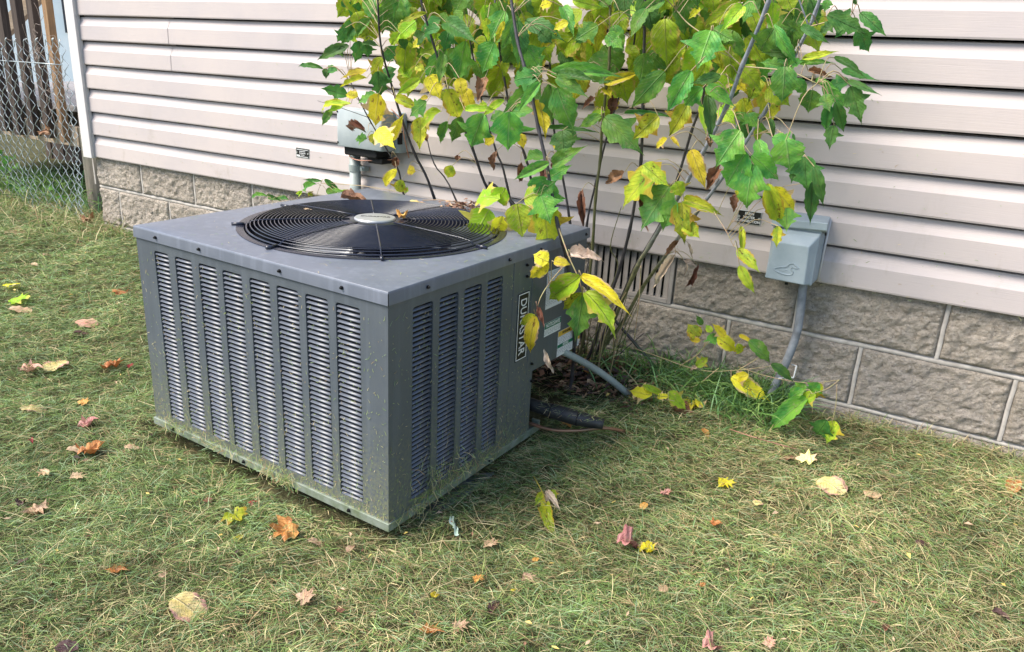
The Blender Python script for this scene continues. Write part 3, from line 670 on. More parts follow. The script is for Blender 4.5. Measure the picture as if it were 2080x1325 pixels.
for u in (.125, .455, .610, .868): scr(.0048, u, AH-.017, 1, 0, lid)
for u, z in ((.545, .532), (.548, .500), (.600, .232), (.608, .175), (.40, .009), (.13, .009)): scr(.003 if u != .608 else .0, u, z, 1, 0, ac, .0035)
for u in (.12, .50, .80): scr(-u, -.0055, .009, 0, -1, ac, .0042)
# fan opening
b_ = MB(); b_.lathe([(RO+.0015, AH-.002), (RO+.001, AH+.0022), (RO-.004, AH+.0030), (.352, AH+.0018), (.350, AH-.002), (.349, AH-.07), (.356, AH-.16), (.36, AH-.30), (0.001, AH-.33)], 96, (RC[0], RC[1], 0)); o = b_.obj('fan_shroud', M_BLACK, ac, True); shade_auto(o, 40)
gz_ = lambda r: AH+.0205-.006*(r/.345)**2-.010*max(0, (r-.315)/.03)**2
NRG = 25
for i in range(NRG):
    r = .092+(.3455-.092)*i/(NRG-1); z = gz_(r); b_ = MB(); n = 72; vs = []; fs = []; rw = .0018 if i < NRG-1 else .003
    for k in range(n):
        a = 2*math.pi*k/n
        for j in range(6):
            t = 2*math.pi*j/6; rr = r+rw*math.cos(t); vs.append((RC[0]+rr*math.cos(a), RC[1]+rr*math.sin(a), z+rw*math.sin(t)))
    fs = [(k*6+j, ((k+1) % n)*6+j, ((k+1) % n)*6+(j+1) % 6, k*6+(j+1) % 6) for k in range(n) for j in range(6)]
    b_.add(vs, fs); b_.obj('grille_ring', M_BLACK, ac, True)
for k in range(8):
    a = math.pi/4*k; pts = [(RC[0]+r*math.cos(a), RC[1]+r*math.sin(a), gz_(r)+.0012) for r in (.07, .15, .23, .30, .33, .347)]
    if k % 2 or k in (4, 6): pts += [(RC[0]+r*math.cos(a), RC[1]+r*math.sin(a), z) for r, z in ((.350, AH+.004), (.362, AH+.0045))]
    b_ = MB(); b_.tube(pts, .0021, 6); b_.obj('grille_spoke', M_BLACK, ac, True)
    if k in (4, 6, 5, 7, 0): q = MB(); q.tube([(RC[0]+r*math.cos(a), RC[1]+r*math.sin(a), AH+.005) for r in (.352, .385)], .0045, 8); q.obj('grille_clip', M_BLACK, ac, True)
b_ = MB(); b_.lathe([(.0001, .021), (.060, .0215), (.089, .019), (.095, .014), (.096, .008), (.092, .004)], 48, (RC[0], RC[1], AH)); hub = b_.obj('hub_cover', M_BLACK, ac, True); shade_auto(hub, 35)
b_ = MB(); b_.lathe([(.0001, .0275), (.050, .0272), (.0555, .0262), (.058, .0235), (.058, .0205)], 48, (RC[0], RC[1], AH)); bd = b_.obj('hub_badge', M_SILV, hub, True); shade_auto(bd, 35)
text('DURASTAR', .0165, (RC[0], RC[1]+.002, AH+.0277), (0, 0, math.radians(33)), M_SCREW, bd, bold=.0003)
for k in range(3):
    a0 = 2.1*k+.55; b_ = MB()
    b_.grid(lambda u, v: (RC[0]+(.07+.265*u)*math.cos(a0+(.25+.75*v)*(.9-.25*u)), RC[1]+(.07+.265*u)*math.sin(a0+(.25+.75*v)*(.9-.25*u)), AH-.055-.05*v-.01*u), 8, 8)
    o = b_.obj('fan_blade', M_BLADE, ac, True); sd_ = o.modifiers.new('s', 'SOLIDIFY'); sd_.thickness = .002
b_ = MB(); b_.lathe([(.001, -.03), (.06, -.03), (.065, -.05), (.065, -.16), (.001, -.16)], 24, (RC[0], RC[1], AH)); b_.obj('fan_motor', M_BLACK, ac)
# name badge, reads downwards
bdg = MB(); bdg.box((.0016, .5115, .262), (.0032, .5665, .457)); bdg = bdg.obj('name_badge', M_BLKP, ac)
q = MB()
for a, b in (((.5130, .2645), (.5650, .2670)), ((.5130, .4525), (.5650, .4550)), ((.5130, .2670), (.5155, .4525)), ((.5625, .2670), (.5650, .4525))): q.box((.0030, a[0], a[1]), (.0037, b[0], b[1]))
q.obj('badge_border', M_WHT, bdg)
R_R = Matrix.Rotation(HP, 4, 'Z') @ Matrix.Rotation(HP, 4, 'X')       # text plane onto the right face
text('DURASTAR', .0425, (.0034, .5385, .3595), (R_R @ Matrix.Rotation(-HP, 4, 'Z')).to_euler(), M_WHT, bdg, bold=.0003, sx=.76)
# stickers with printed lines
def print_mat(name, base, ink, freq, lo, hi):
    s = NT(name); z = s.sep(); ln = s.math('FRACT', s.math('MULTIPLY', z[2], freq)); on = s.ramp(ln, [(.42, 0), (.5, 1)])
    wn = s.noise(1, 2, src=s.mapv((1, 300, freq*1.3))); on2 = s.ramp(wn, [(.47, 0), (.53, 1)])
    rng_ = s.math('MULTIPLY', s.math('GREATER_THAN', z[2], lo), s.math('LESS_THAN', z[2], hi))
    return s.fin(s.mix(s.math('MULTIPLY', s.math('MULTIPLY', on, on2), s.math('MULTIPLY', rng_, .75)), base, ink), .4)
def sticker(y0, y1, z0, z1, mat, name='sticker'):
    q = MB(); q.box((.0009, y0, z0), (.0014, y1, z1)); return q.obj(name, mat, ac)
P1 = print_mat('label_print_small', (.66, .69, .74), (.10, .11, .16), 210, .385, .485)
P2 = print_mat('label_print_notice', (.70, .73, .74), (.12, .13, .15), 240, .296, .312)
P3 = print_mat('label_print_warning', (.72, .74, .76), (.08, .09, .20), 200, .209, .274)
s1 = sticker(.660, .755, .377, .489, P1); s2 = sticker(.664, .758, .293, .334, P2); s3 = sticker(.748, .843, .2055, .2865, P3); s4 = sticker(.875, .8855, .2065, .245, P3)
def band(y0, y1, z0, z1, m, par): q = MB(); q.box((.0014, y0, z0), (.0017, y1, z1)); q.obj('sticker_band', m, par)
band(.6645, .7575, .3155, .3335, M_GRN, s2); text('NOTICE/AVIS', .0165, (.0018, .711, .3245), R_R.to_euler(), M_WHT, s2, bold=.0003, sx=.82)
band(.7485, .8425, .2700, .2860, M_YEL, s3); text('WARNING', .0130, (.0018, .797, .278), R_R.to_euler(), M_BLKP, s3, bold=.0004, sx=.8)
band(.7485, .8425, .2330, .2435, M_GRN, s3); text('NOTICE', .0100, (.0018, .797, .2382), R_R.to_euler(), M_WHT, s3, bold=.0003, sx=.9)
band(.8755, .885, .228, .244, M_YEL, s4)
# lines leaving the valve recess (local coordinates)
L_ = lambda px, py, y: BMI @ aty(px, py, y)
pp = spline([(-.14, .66, .085), (-.03, .652, .080), (.05, .655, .078), (.13, .668, .074), (.20, .695, .066)], 6)
b_ = MB(); b_.tube(pp, [.0185+.0012*(i % 2) if i < 12 else .0225-.0012*max(0, i-18) for i in range(len(pp))], 16); b_.obj('insulated_pipe', M_RUB, ac, True)
for i in (12, 18):
    q = MB(); p = pp[i]; d = (pp[i+1]-pp[i-1]).normalized(); q.tube([p-d*.002, p+d*.002], .0232, 16); q.obj('pipe_tape', M_DARK, ac)
b_ = MB(); b_.tube(spline([(-.14, .64, .030), (-.02, .637, .026), (.06, .640, .026), (.13, .665, .035), (.19, .71, .045), (.23, .78, .02)], 6), .0052, 8); b_.obj('copper_pipe', M_COP, ac, True)
_a, _b = aty(1138, 712, -.47), ground(1278, 802); c_ = spline([BMI @ _a.lerp(_b, t)+Vector((0, 0, .012*math.sin(math.pi*min(1, t)))) for t in (0, .25, .5, .75, 1, 1.15)], 14)
b_ = MB(); b_.tube(c_, [.0105+(.0012 if i % 2 else 0) for i in range(len(c_))], 12); b_.obj('flexible_conduit', M_COND, ac, True)
pad = MB(); pad.box((-.86, .12, -.07), (.010, .93, -.040)); tag(pad.obj('equipment_pad', M_PAD, None, bev=.006), 'grey pad under the air conditioner, mostly hidden by grass', 'pad')
bpy.data.objects['equipment_pad'].matrix_world = BM

# grass clippings stuck to the cabinet
def stuck(n, fn, L0, L1, w=.0006, name='grass_clippings', **k):
    P = []; D = []; NN = []
    for _ in range(n):
        p, d, nn = fn(); P.append(p); D.append(d); NN.append(nn)
    mb_v = []; fs = []; cols = []
    for p, d, nn in zip(P, D, NN):
        d = d.normalized(); sd2 = d.cross(nn).normalized(); L = random.uniform(L0, L1)**1.0*random.uniform(.35, 1); b = len(mb_v); bend = random.uniform(-.3, .3)*L
        for i, t in enumerate((0, .5, 1)):
            q = p+d*(t-.5)*L+sd2*bend*(.25-(t-.5)**2)*2+nn*(.0006+random.uniform(0, .0012 if L < .03 else .006)); ww = w*(1, 1.1, .3)[i]
            mb_v += [q-sd2*ww, q+sd2*ww]
        fs += [(b, b+1, b+3, b+2), (b+2, b+3, b+5, b+4)]; c = random.choice(PAL[[1, 3, 3, 4, 6, 5, 7]].tolist()); f = random.uniform(.8, 1.3); cols += [(*[x*f for x in c], 1)]*6
    me = bpy.data.meshes.new(name); me.from_pydata([tuple(v) for v in mb_v], [], fs); ca = me.attributes.new('col', 'FLOAT_COLOR', 'POINT'); ca.data.foreach_set('color', np.array(cols, np.float32).ravel())
    me.materials.append(M_GRASS); return link(name, me, None, **k)
def onfront():
    z = .02+.5*random.random()**2.1; u = random.uniform(.005, .88); a = random.uniform(-1.4, 1.4)
    return BM @ Vector((-u, -.0004, z)), BM.to_3x3() @ Vector((math.sin(a), 0, math.cos(a))), BM.to_3x3() @ Vector((0, -1, 0))
def onside():
    z = .02+.5*random.random()**2.1; u = random.uniform(.005, .60); a = random.uniform(-1.4, 1.4)
    return BM @ Vector((.0014 if u > .486 else .0004, u, z)), BM.to_3x3() @ Vector((0, math.sin(a), math.cos(a))), BM.to_3x3() @ Vector((1, 0, 0))
def onlid():
    while 1:
        x_, y_ = random.uniform(-.885, 0), random.uniform(0, .885)
        if math.hypot(x_-RC[0], y_-RC[1]) > .385: break
    a = random.uniform(0, 6.3); return BM @ Vector((x_, y_, AH+.0006)), BM.to_3x3() @ Vector((math.cos(a), math.sin(a), 0)), Vector((0, 0, 1))
stuck(1500, onfront, .004, .016, .0005, label='tiny dried grass clippings stuck to the louvred front of the air conditioner', cat='clippings', kind='stuff')
stuck(1000, onside, .004, .018, .0005, label='tiny dried grass clippings stuck to the side panel of the air conditioner', cat='clippings', kind='stuff')
stuck(110, onlid, .004, .028, .0006, label='grass clippings lying on the grey metal lid', cat='clippings', kind='stuff')
def tangle(cx_, base, spread, h, face_):
    def f():
        z = base+abs(random.gauss(0, h)); u = cx_+random.gauss(0, spread); a = random.uniform(-1.5, 1.5); out = random.uniform(-.001, .014)
        if face_ == 'F': return BM @ Vector((-u, -.004-out, z)), BM.to_3x3() @ Vector((math.sin(a), random.uniform(-.4, .4), math.cos(a))), BM.to_3x3() @ Vector((0, -1, 0))
        return BM @ Vector((.003+out, u, z)), BM.to_3x3() @ Vector((random.uniform(-.4, .4), math.sin(a), math.cos(a))), BM.to_3x3() @ Vector((1, 0, 0))
    return f
allt = [tangle(*t_) for t_ in ((.60, .008, .05, .030, 'F'), (.41, .004, .03, .022, 'F'), (.34, .004, .025, .015, 'F'), (.78, .012, .04, .02, 'F'), (.10, .004, .06, .02, 'S'), (.20, .01, .05, .045, 'S'), (.30, .02, .06, .035, 'S'), (.16, .02, .04, .06, 'S'), (.42, .01, .05, .05, 'S'))]
def onpipe():
    t = random.random(); a = random.uniform(0, 3.1); return BM @ (Vector((.01+.2*t, .655+.04*t*t, .078))+Vector((0, .024*math.cos(a), .024*math.sin(a)))), Vector((random.uniform(-1, 1), random.uniform(-1, 1), random.uniform(-.3, .3))), Vector((0, 0, 1))
stuck(170, onpipe, .01, .05, .0006, label='cut grass lying over the black insulated pipe', cat='clippings', kind='stuff')
stuck(720, lambda: random.choice(allt)(), .015, .06, .0007, label='tangled wisps of cut grass caught on the lower edge of the air conditioner', cat='clippings', kind='stuff')
def wallfleck():
    x_ = random.uniform(-3.9, .5); z = .17+.55*random.random()**1.7; a = random.uniform(0, 3)
    return Vector((x_, -.0325, z)), Vector((math.sin(a), 0, math.cos(a))), Vector((0, -1, 0))
stuck(420, wallfleck, .003, .016, .0006, label='dried grass flecks splashed on the lower siding', cat='clippings', kind='stuff')

# ================================================================== DECK beyond the house corner
DY = .15
def at_(px, py, y=DY): return aty(px, py, y)
deck = empty('deck', (-4.45, DY, .15), label='weathered wooden deck with upright balusters beyond the house corner', cat='deck')
def dbox(name, a, b, m, bev=.003):
    q = MB(); q.box(a, b); o = q.obj(name, m, None, bev=bev); o.parent = deck; o.matrix_parent_inverse = Matrix.Translation(deck.location).inverted(); return o
dbox('rim_board', (-6.6, DY, .150), (-4.432, DY+.04, .262), M_W3); dbox('joist', (-6.6, DY+.6, .14), (-4.44, DY+.64, .33), M_W1)
dbox('side_joist', (-4.430, DY+.01, .155), (-4.385, 3.2, .335), M_W1)
dbox('side_joist', (-4.380, DY+.05, .262), (-4.12, DY+.09, .40), M_W1)
for i in range(17):
    y0 = DY+.045+i*.143; dbox('deck_board', (-6.6, y0, .338+.002*math.sin(i*3)), (-4.10, y0+.136, .372+.002*math.sin(i*5)), M_W4)
q = MB(); q.tube([(-4.375, DY+.06, -.5), (-4.375, DY+.06, .262)], .073, 18); o = q.obj('deck_post', M_W5, deck, True); o.matrix_parent_inverse = Matrix.Translation(deck.location).inverted()
q = MB(); q.box((-5.6, 1.4, -.4), (-5.5, 1.5, .34)); o = q.obj('deck_post', M_W5, deck); o.matrix_parent_inverse = Matrix.Translation(deck.location).inverted()
for x_ in (-5.125, -4.985, -4.825, -4.668, -5.28, -5.43, -5.58, -5.73, -5.88):
    dbox('baluster', (x_-.028, DY-.040+random.uniform(-.004, 0), .165+random.uniform(0, .02)), (x_+.028, DY-.001, 1.25), M_W1)
o = dbox('baluster', (-4.543, DY-.041, .172), (-4.501, DY-.001, 1.25), M_W2); o['label'] = 'orange brown newer baluster nearest the house'
for i in range(9): dbox('baluster', (-6.45+i*.26, 2.62, .30), (-6.41+i*.26, 2.66, 1.25), M_W1)
for i in range(3): dbox('baluster', (-4.50, .55+i*.8, .30), (-4.46, .59+i*.8, 1.25), M_W1)
dbox('top_rail', (-6.6, DY-.045, 1.25), (-4.46, DY+.03, 1.29), M_W2); dbox('top_rail', (-6.6, 2.6, 1.25), (-4.4, 2.68, 1.29), M_W1)
q = MB(); a, b = at_(0, 66, .5), at_(78, -20, .5); d = (b-a).normalized(); u_ = Vector((0, 1, 0)).cross(d).normalized()
A_ = a-d*.9; B_ = b+d*.5; q.add([A_-u_*.05, B_-u_*.05, B_+u_*.05, A_+u_*.05, A_-u_*.05+Vector((0, .035, 0)), B_-u_*.05+Vector((0, .035, 0)), B_+u_*.05+Vector((0, .035, 0)), A_+u_*.05+Vector((0, .035, 0))], [(0, 1, 2, 3), (4, 7, 6, 5), (0, 4, 5, 1), (1, 5, 6, 2), (2, 6, 7, 3), (3, 7, 4, 0)])
o = q.obj('stair_handrail', M_W3, deck); o.matrix_parent_inverse = Matrix.Translation(deck.location).inverted()
for i in range(26): dbox('added_dark_board', (-6.6+i*.086, 1.15+.006*(i % 2), -.5), (-6.6+i*.086+.080, 1.17+.006*(i % 2), .33), M_W1)  # row of dark boards added to keep the space under the deck dark
# things glimpsed beyond the deck
nb = empty('neighbouring_house', (-12, 9, -.3), math.radians(38), label='blue house glimpsed between the deck balusters, paled like overexposed sky', cat='house')
M_NB = simple('sky_paled_siding', (.84, .90, .91), (.74, .84, .88), 3, .6); M_NT = simple('dark_window_trim', (.03, .035, .05), None, 5, .4); M_GL = simple('window_glass', (.06, .16, .22), (.10, .22, .28), 2, .08)  # wall colour paled to stand in for the overexposed sky behind the balusters
q = MB(); q.box((-6, 0, 0), (6, 6, 3.6)); q.obj('wall', M_NB, nb)
for xx in (-4, -1.5, 1, 3.5):
    q = MB(); q.box((xx, -.05, 1.0), (xx+1.2, -.002, 2.3)); wn_ = q.obj('window', M_NT, nb); q = MB(); q.box((xx+.08, -.07, 1.08), (xx+1.12, -.052, 2.22)); q.obj('pane', M_GL, wn_)
q = MB(); q.add([(-6.4, -.5, 3.5), (6.4, -.5, 3.5), (6.4, 3, 5.2), (-6.4, 3, 5.2), (-6.4, 6.5, 3.5), (6.4, 6.5, 3.5)], [(0, 1, 2, 3), (3, 2, 5, 4)]); q.obj('roof', M_NT, nb)

# ---------------------------------------------------------------- chain link fence
FX1 = -4.235; FY = .0
cf = empty('chain_link_fence', (FX1, FY, -.2), label='sagging galvanised chain link fence in front of the wooden deck', cat='fence')
CELL = .0335; HC = .039
for i in range(46):
    pts = []; xb = -.0-i*CELL*1.0; nseg = 27
    for j in range(nseg):
        z = -.03+j*HC*.93; x_ = xb+(CELL*.56 if (j+i) % 2 else -CELL*.56)
        lean = -.006*math.sin(z*3+i*.2)-.02*(z/1.0)*(1 if i < 40 else 1); sag = .012*math.sin(i*.6)*math.sin(z*5+i*.3)
        bul = .035*math.sin(z*2.6+i*.13)+.02*math.sin(i*.35)
        pts.append(Vector((x_+lean+sag+random.uniform(-.002, .002), bul+(.003 if j % 2 else -.003), z+random.uniform(-.0015, .0015)+.008*math.sin(i*.45))))
    pts.append(pts[-1]+Vector((.006, .004, .014))); pts.append(pts[-1]+Vector((-.012, 0, .004)))
    fine = []
    for a, b in zip(pts, pts[1:]): fine += [a, a.lerp(b, .5)+Vector((0, .004 if len(fine) % 4 else -.004, -.004))]
    q = MB(); q.tube(fine, .0020, 5, False); o = q.obj('fence_wire', M_WIREG, cf, True)
q = MB(); q.tube([(-1.6, -.02, .86), (-.55, -.035, .80), (-.15, -.03, .805), (.02, -.012, .805)], .0026, 6); q.obj('tension_wire', M_WIREG, cf, True)
q = MB(); q.tube([(-1.62, .0, -.1), (-1.62, .0, 1.0)], .024, 14); q.obj('fence_post', M_WIREG, cf, True)
M_VINE = simple('dead_vine', (.30, .22, .17), (.42, .36, .32), 30, .8)
vn = MB()
for i in range(26):
    p = Vector((-4.27-random.random()*.16, -.03, .40+random.random()*.38)); pts = [p.copy()]; d = Vector((random.uniform(-1, 1), random.uniform(-.3, .3), random.uniform(-1, 1)))
    for _ in range(6): d = (d+Vector((random.uniform(-1, 1), random.uniform(-.4, .4), random.uniform(-1, 1)))*.8).normalized(); p = p+d*.04; p.y = max(-.09, min(.02, p.y)); p.x = min(p.x, -4.19); pts.append(p.copy())
    vn.tube(spline(pts, 3), .0008, 4, False)
tag(vn.obj('dead_vine', M_VINE, None, True), 'dry tangled vine twigs caught in the top corner of the fence', 'vine')

# ================================================================== SHRUB (young ash-leaved maple) between the unit and the wall
M_BK1 = simple('dark_stem_bark', (.035, .03, .035), (.07, .065, .07), 40, .55, .3, 150)
M_BK2 = simple('green_brown_stem_bark', (.10, .11, .045), (.16, .15, .07), 30, .55, .3, 150)
def bark3():
    s = NT('pale_grey_bloom_bark'); z = s.sep()[2]; up = s.ramp(s.math('ADD', z, s.math('MULTIPLY', s.noise(14, 3), .12)), [(.22, 0), (.50, 1)])
    lo = s.mix(s.ramp(s.noise(60, 5, .7), [(.4, 0), (.6, 1)]), (.09, .095, .04), (.20, .19, .09)); hi = s.mix(s.ramp(s.noise(50, 5, .7), [(.4, 0), (.6, 1)]), (.19, .20, .24), (.30, .32, .37))
    return s.fin(s.mix(up, lo, hi), .55, s.bump(s.noise(160, 4), .3, .002))
M_BK3 = bark3()
M_BK4 = simple('pinkish_petiole', (.40, .24, .17), (.38, .36, .16), 60, .5)
sb0 = Vector((-1.0, -.16, float(zg(-1.0, -.16))))
shrub = empty('shrub', sb0, label='tall many-stemmed maple shrub with green and yellow leaves against the siding', cat='shrub')
def own(o, par): o.parent = par; o.matrix_parent_inverse = Matrix.Translation(par.location).inverted(); return o
NODES = []
def stem(pts, r0, r1, mat, par=shrub, name='stem', base=True, nodes=NODES):
    """pts: (px, py, y) picture points at a known distance from the wall"""
    P = [aty(*p) if len(p) == 3 else Vector(p[3]) for p in pts]
    if len(pts[0]) == 4 and P[0].x < -1.15:
        d_ = P[1]-P[2]; t_ = (float(zg(P[1].x, -.12))-P[1].z)/d_.z; e_ = P[1]+d_*t_; P[0] = Vector((P[1].x*.35+e_.x*.65, max(-.26, min(-.06, e_.y)), float(zg(e_.x, -.12))-.01))
    C_ = spline(P, 5); n = len(C_)
    rs = []
    for i in range(n): t = i/(n-1); r = .80*(r0+(r1-r0)*t); rs.append(r*(1.25 if i % 5 == 0 and 0 < i < n-1 else 1))
    q = MB(); q.tube(C_, rs, 8); own(q.obj(name, mat, None, True), par); nodes += C_; return C_
def B(px, py): return (px, py, None)
def base_at(x_, y_): return (0, 0, 0, (x_, y_, float(zg(x_, y_))-.01))
stem([base_at(-1.02, -.13), (1226, 702, -.15), (1290, 551, -.24), (1319, 500, -.27), (1385, 388, -.34), (1423, 319, -.38), (1477, 215, -.43), (1507, 135, -.47), (1557, 15, -.52), (1600, -120, -.58)], .0085, .0060, M_BK3)
stem([base_at(-1.00, -.11), (1222, 713, -.14), (1264, 657, -.17), (1302, 589, -.20), (1369, 496, -.25), (1469, 358, -.31), (1554, 227, -.36), (1615, 111, -.40), (1654, 31, -.43), (1690, -80, -.47)], .0078, .0048, M_BK3)
stem([base_at(-1.04, -.10), (1230, 670, -.12), (1260, 611, -.14), (1290, 543, -.16), (1347, 445, -.19), (1377, 361, -.22), (1404, 269, -.25), (1427, 200, -.27), (1450, 60, -.3)], .0072, .0042, M_BK1)
stem([base_at(-1.06, -.12), (1210, 690, -.14), (1230, 626, -.16), (1257, 551, -.19), (1279, 468, -.22), (1292, 396, -.25), (1302, 327, -.28), (1306, 215, -.32), (1308, 115, -.36), (1310, 38, -.39), (1314, -90, -.43)], .0075, .0048, M_BK1)
stem([base_at(-1.10, -.12), (1185, 690, -.13), (1196, 577, -.17), (1204, 496, -.20), (1210, 400, -.24), (1219, 327, -.27), (1223, 262, -.30), (1231, 185, -.33), (1238, 115, -.36), (1240, -60, -.4)], .0068, .0045, M_BK2)
stem([base_at(-1.09, -.08), (1180, 600, -.10), (1192, 458, -.14), (1210, 373, -.17), (1236, 265, -.2), (1261, 185, -.23), (1285, 108, -.26), (1300, -40, -.3)], .0052, .0032, M_BK1)
stem([base_at(-1.01, -.34), (1162, 762, -.35), (1167, 664, -.44), (1155, 551, -.53), (1143, 494, -.585), (1133, 458, -.60), (1110, 335, -.60), (1094, 262, -.60), (1081, 200, -.60), (1065, 135, -.60), (1050, 77, -.59), (1030, -60, -.57)], .0072, .0050, M_BK1)
stem([base_at(-1.42, -.10), (1031, 402, -.20), (991, 384, -.25), (958, 297, -.32), (925, 220, -.36), (898, 145, -.40), (860, 20, -.45), (840, -80, -.48)], .0068, .0042, M_BK1)
stem([base_at(-1.70, -.13), (882, 402, -.2), (842, 312, -.26), (813, 232, -.31), (799, 185, -.34), (777, 109, -.38), (770, 54, -.41), (765, -60, -.46)], .0060, .0036, M_BK1)
stem([base_at(-1.75, -.16), (860, 450, -.18), (820, 395, -.2), (810, 348, -.22), (784, 301, -.25), (748, 239, -.28), (712, 167, -.31)], .0048, .0024, M_BK1)
stem([base_at(-1.60, -.10), (926, 406, -.13), (882, 333, -.16), (864, 268, -.18)], .0040, .0020, M_BK1)
stem([base_at(-1.3, -.13), (1083, 396, -.2), (1067, 319, -.24), (1040, 240, -.28), (1023, 152, -.32), (1016, 109, -.34), (1005, 0, -.38)], .0058, .0035, M_BK1)
stem([base_at(-1.2, -.12), (1158, 454, -.16), (1135, 319, -.2), (1123, 246, -.24), (1118, 150, -.28), (1110, 40, -.32)], .0055, .0035, M_BK1)
stem([base_at(-1.35, -.15), (1031, 381, -.17), (1008, 308, -.2), (980, 210, -.25), (950, 60, -.3)], .005, .003, M_BK1)
stem([base_at(-1.02, -.16), (1218, 640, -.17), (1255, 545, -.18), (1240, 500, -.2), (1262, 420, -.2)], .0034, .0016, M_BK2)
stem([base_at(-.99, -.17), (1238, 640, -.2), (1262, 610, -.22), (1290, 560, -.22), (1300, 540, -.23)], .003, .0015, M_BK4)
stem([(1507, 135, -.47), (1460, 92, -.46), (1400, 50, -.45), (1375, 22, -.45)], .0022, .0016, M_BK4, name='twig'); stem([(1507, 135, -.47), (1600, 145, -.5), (1660, 170, -.5)], .0022, .0014, M_BK4, name='twig')
stem([(1308, 95, -.36), (1345, 60, -.38), (1372, 22, -.4)], .0022, .0014, M_BK4, name='twig'); stem([(1308, 112, -.36), (1340, 70, -.38), (1358, 35, -.4)], .002, .0014, M_BK4, name='twig')
stem([(1642, 52, -.43), (1632, 25, -.44), (1620, -10, -.45)], .0026, .0022, M_BK3, name='twig'); stem([(1642, 55, -.43), (1690, 42, -.45), (1730, 30, -.47)], .002, .0014, M_BK4, name='twig')
stem([(748, 239, -.28), (700, 222, -.3), (645, 205, -.32)], .0016, .001, M_BK1, name='twig'); stem([(1133, 458, -.6), (1155, 520, -.62), (1175, 565, -.62), (1185, 600, -.62)], .0026, .0018, M_BK4, name='twig')
stem([(1150, 535, -.66), (1120, 570, -.76), (1098, 605, -.80), (1088, 640, -.80)], .0018, .0012, M_BK4, name='twig'); stem([(1302, 540, -.23), (1298, 610, -.24), (1288, 690, -.24)], .0024, .0018, M_BK4, name='twig')
stem([(1450, 430, -.40), (1475, 470, -.42), (1490, 500, -.42)], .0014, .001, M_BK4, name='twig')
random.seed(21)
for i in range(34):
    bx, by = random.uniform(-1.5, -.93), random.uniform(-.2, -.05); h = random.uniform(.14, .42); dx = random.uniform(-.12, .2); z0 = float(zg(bx, by))-.01
    q = MB(); C_ = spline([(bx, by, z0), (bx+dx*.4, by-.02, z0+h*.5), (bx+dx, by-.03+random.uniform(-.05, .04), z0+h)], 4); q.tube(C_, [.0026-.0014*k/8 for k in range(len(C_))], 5); own(q.obj('twig', random.choice([M_BK2, M_BK4, M_BK1]), None, True), shrub)

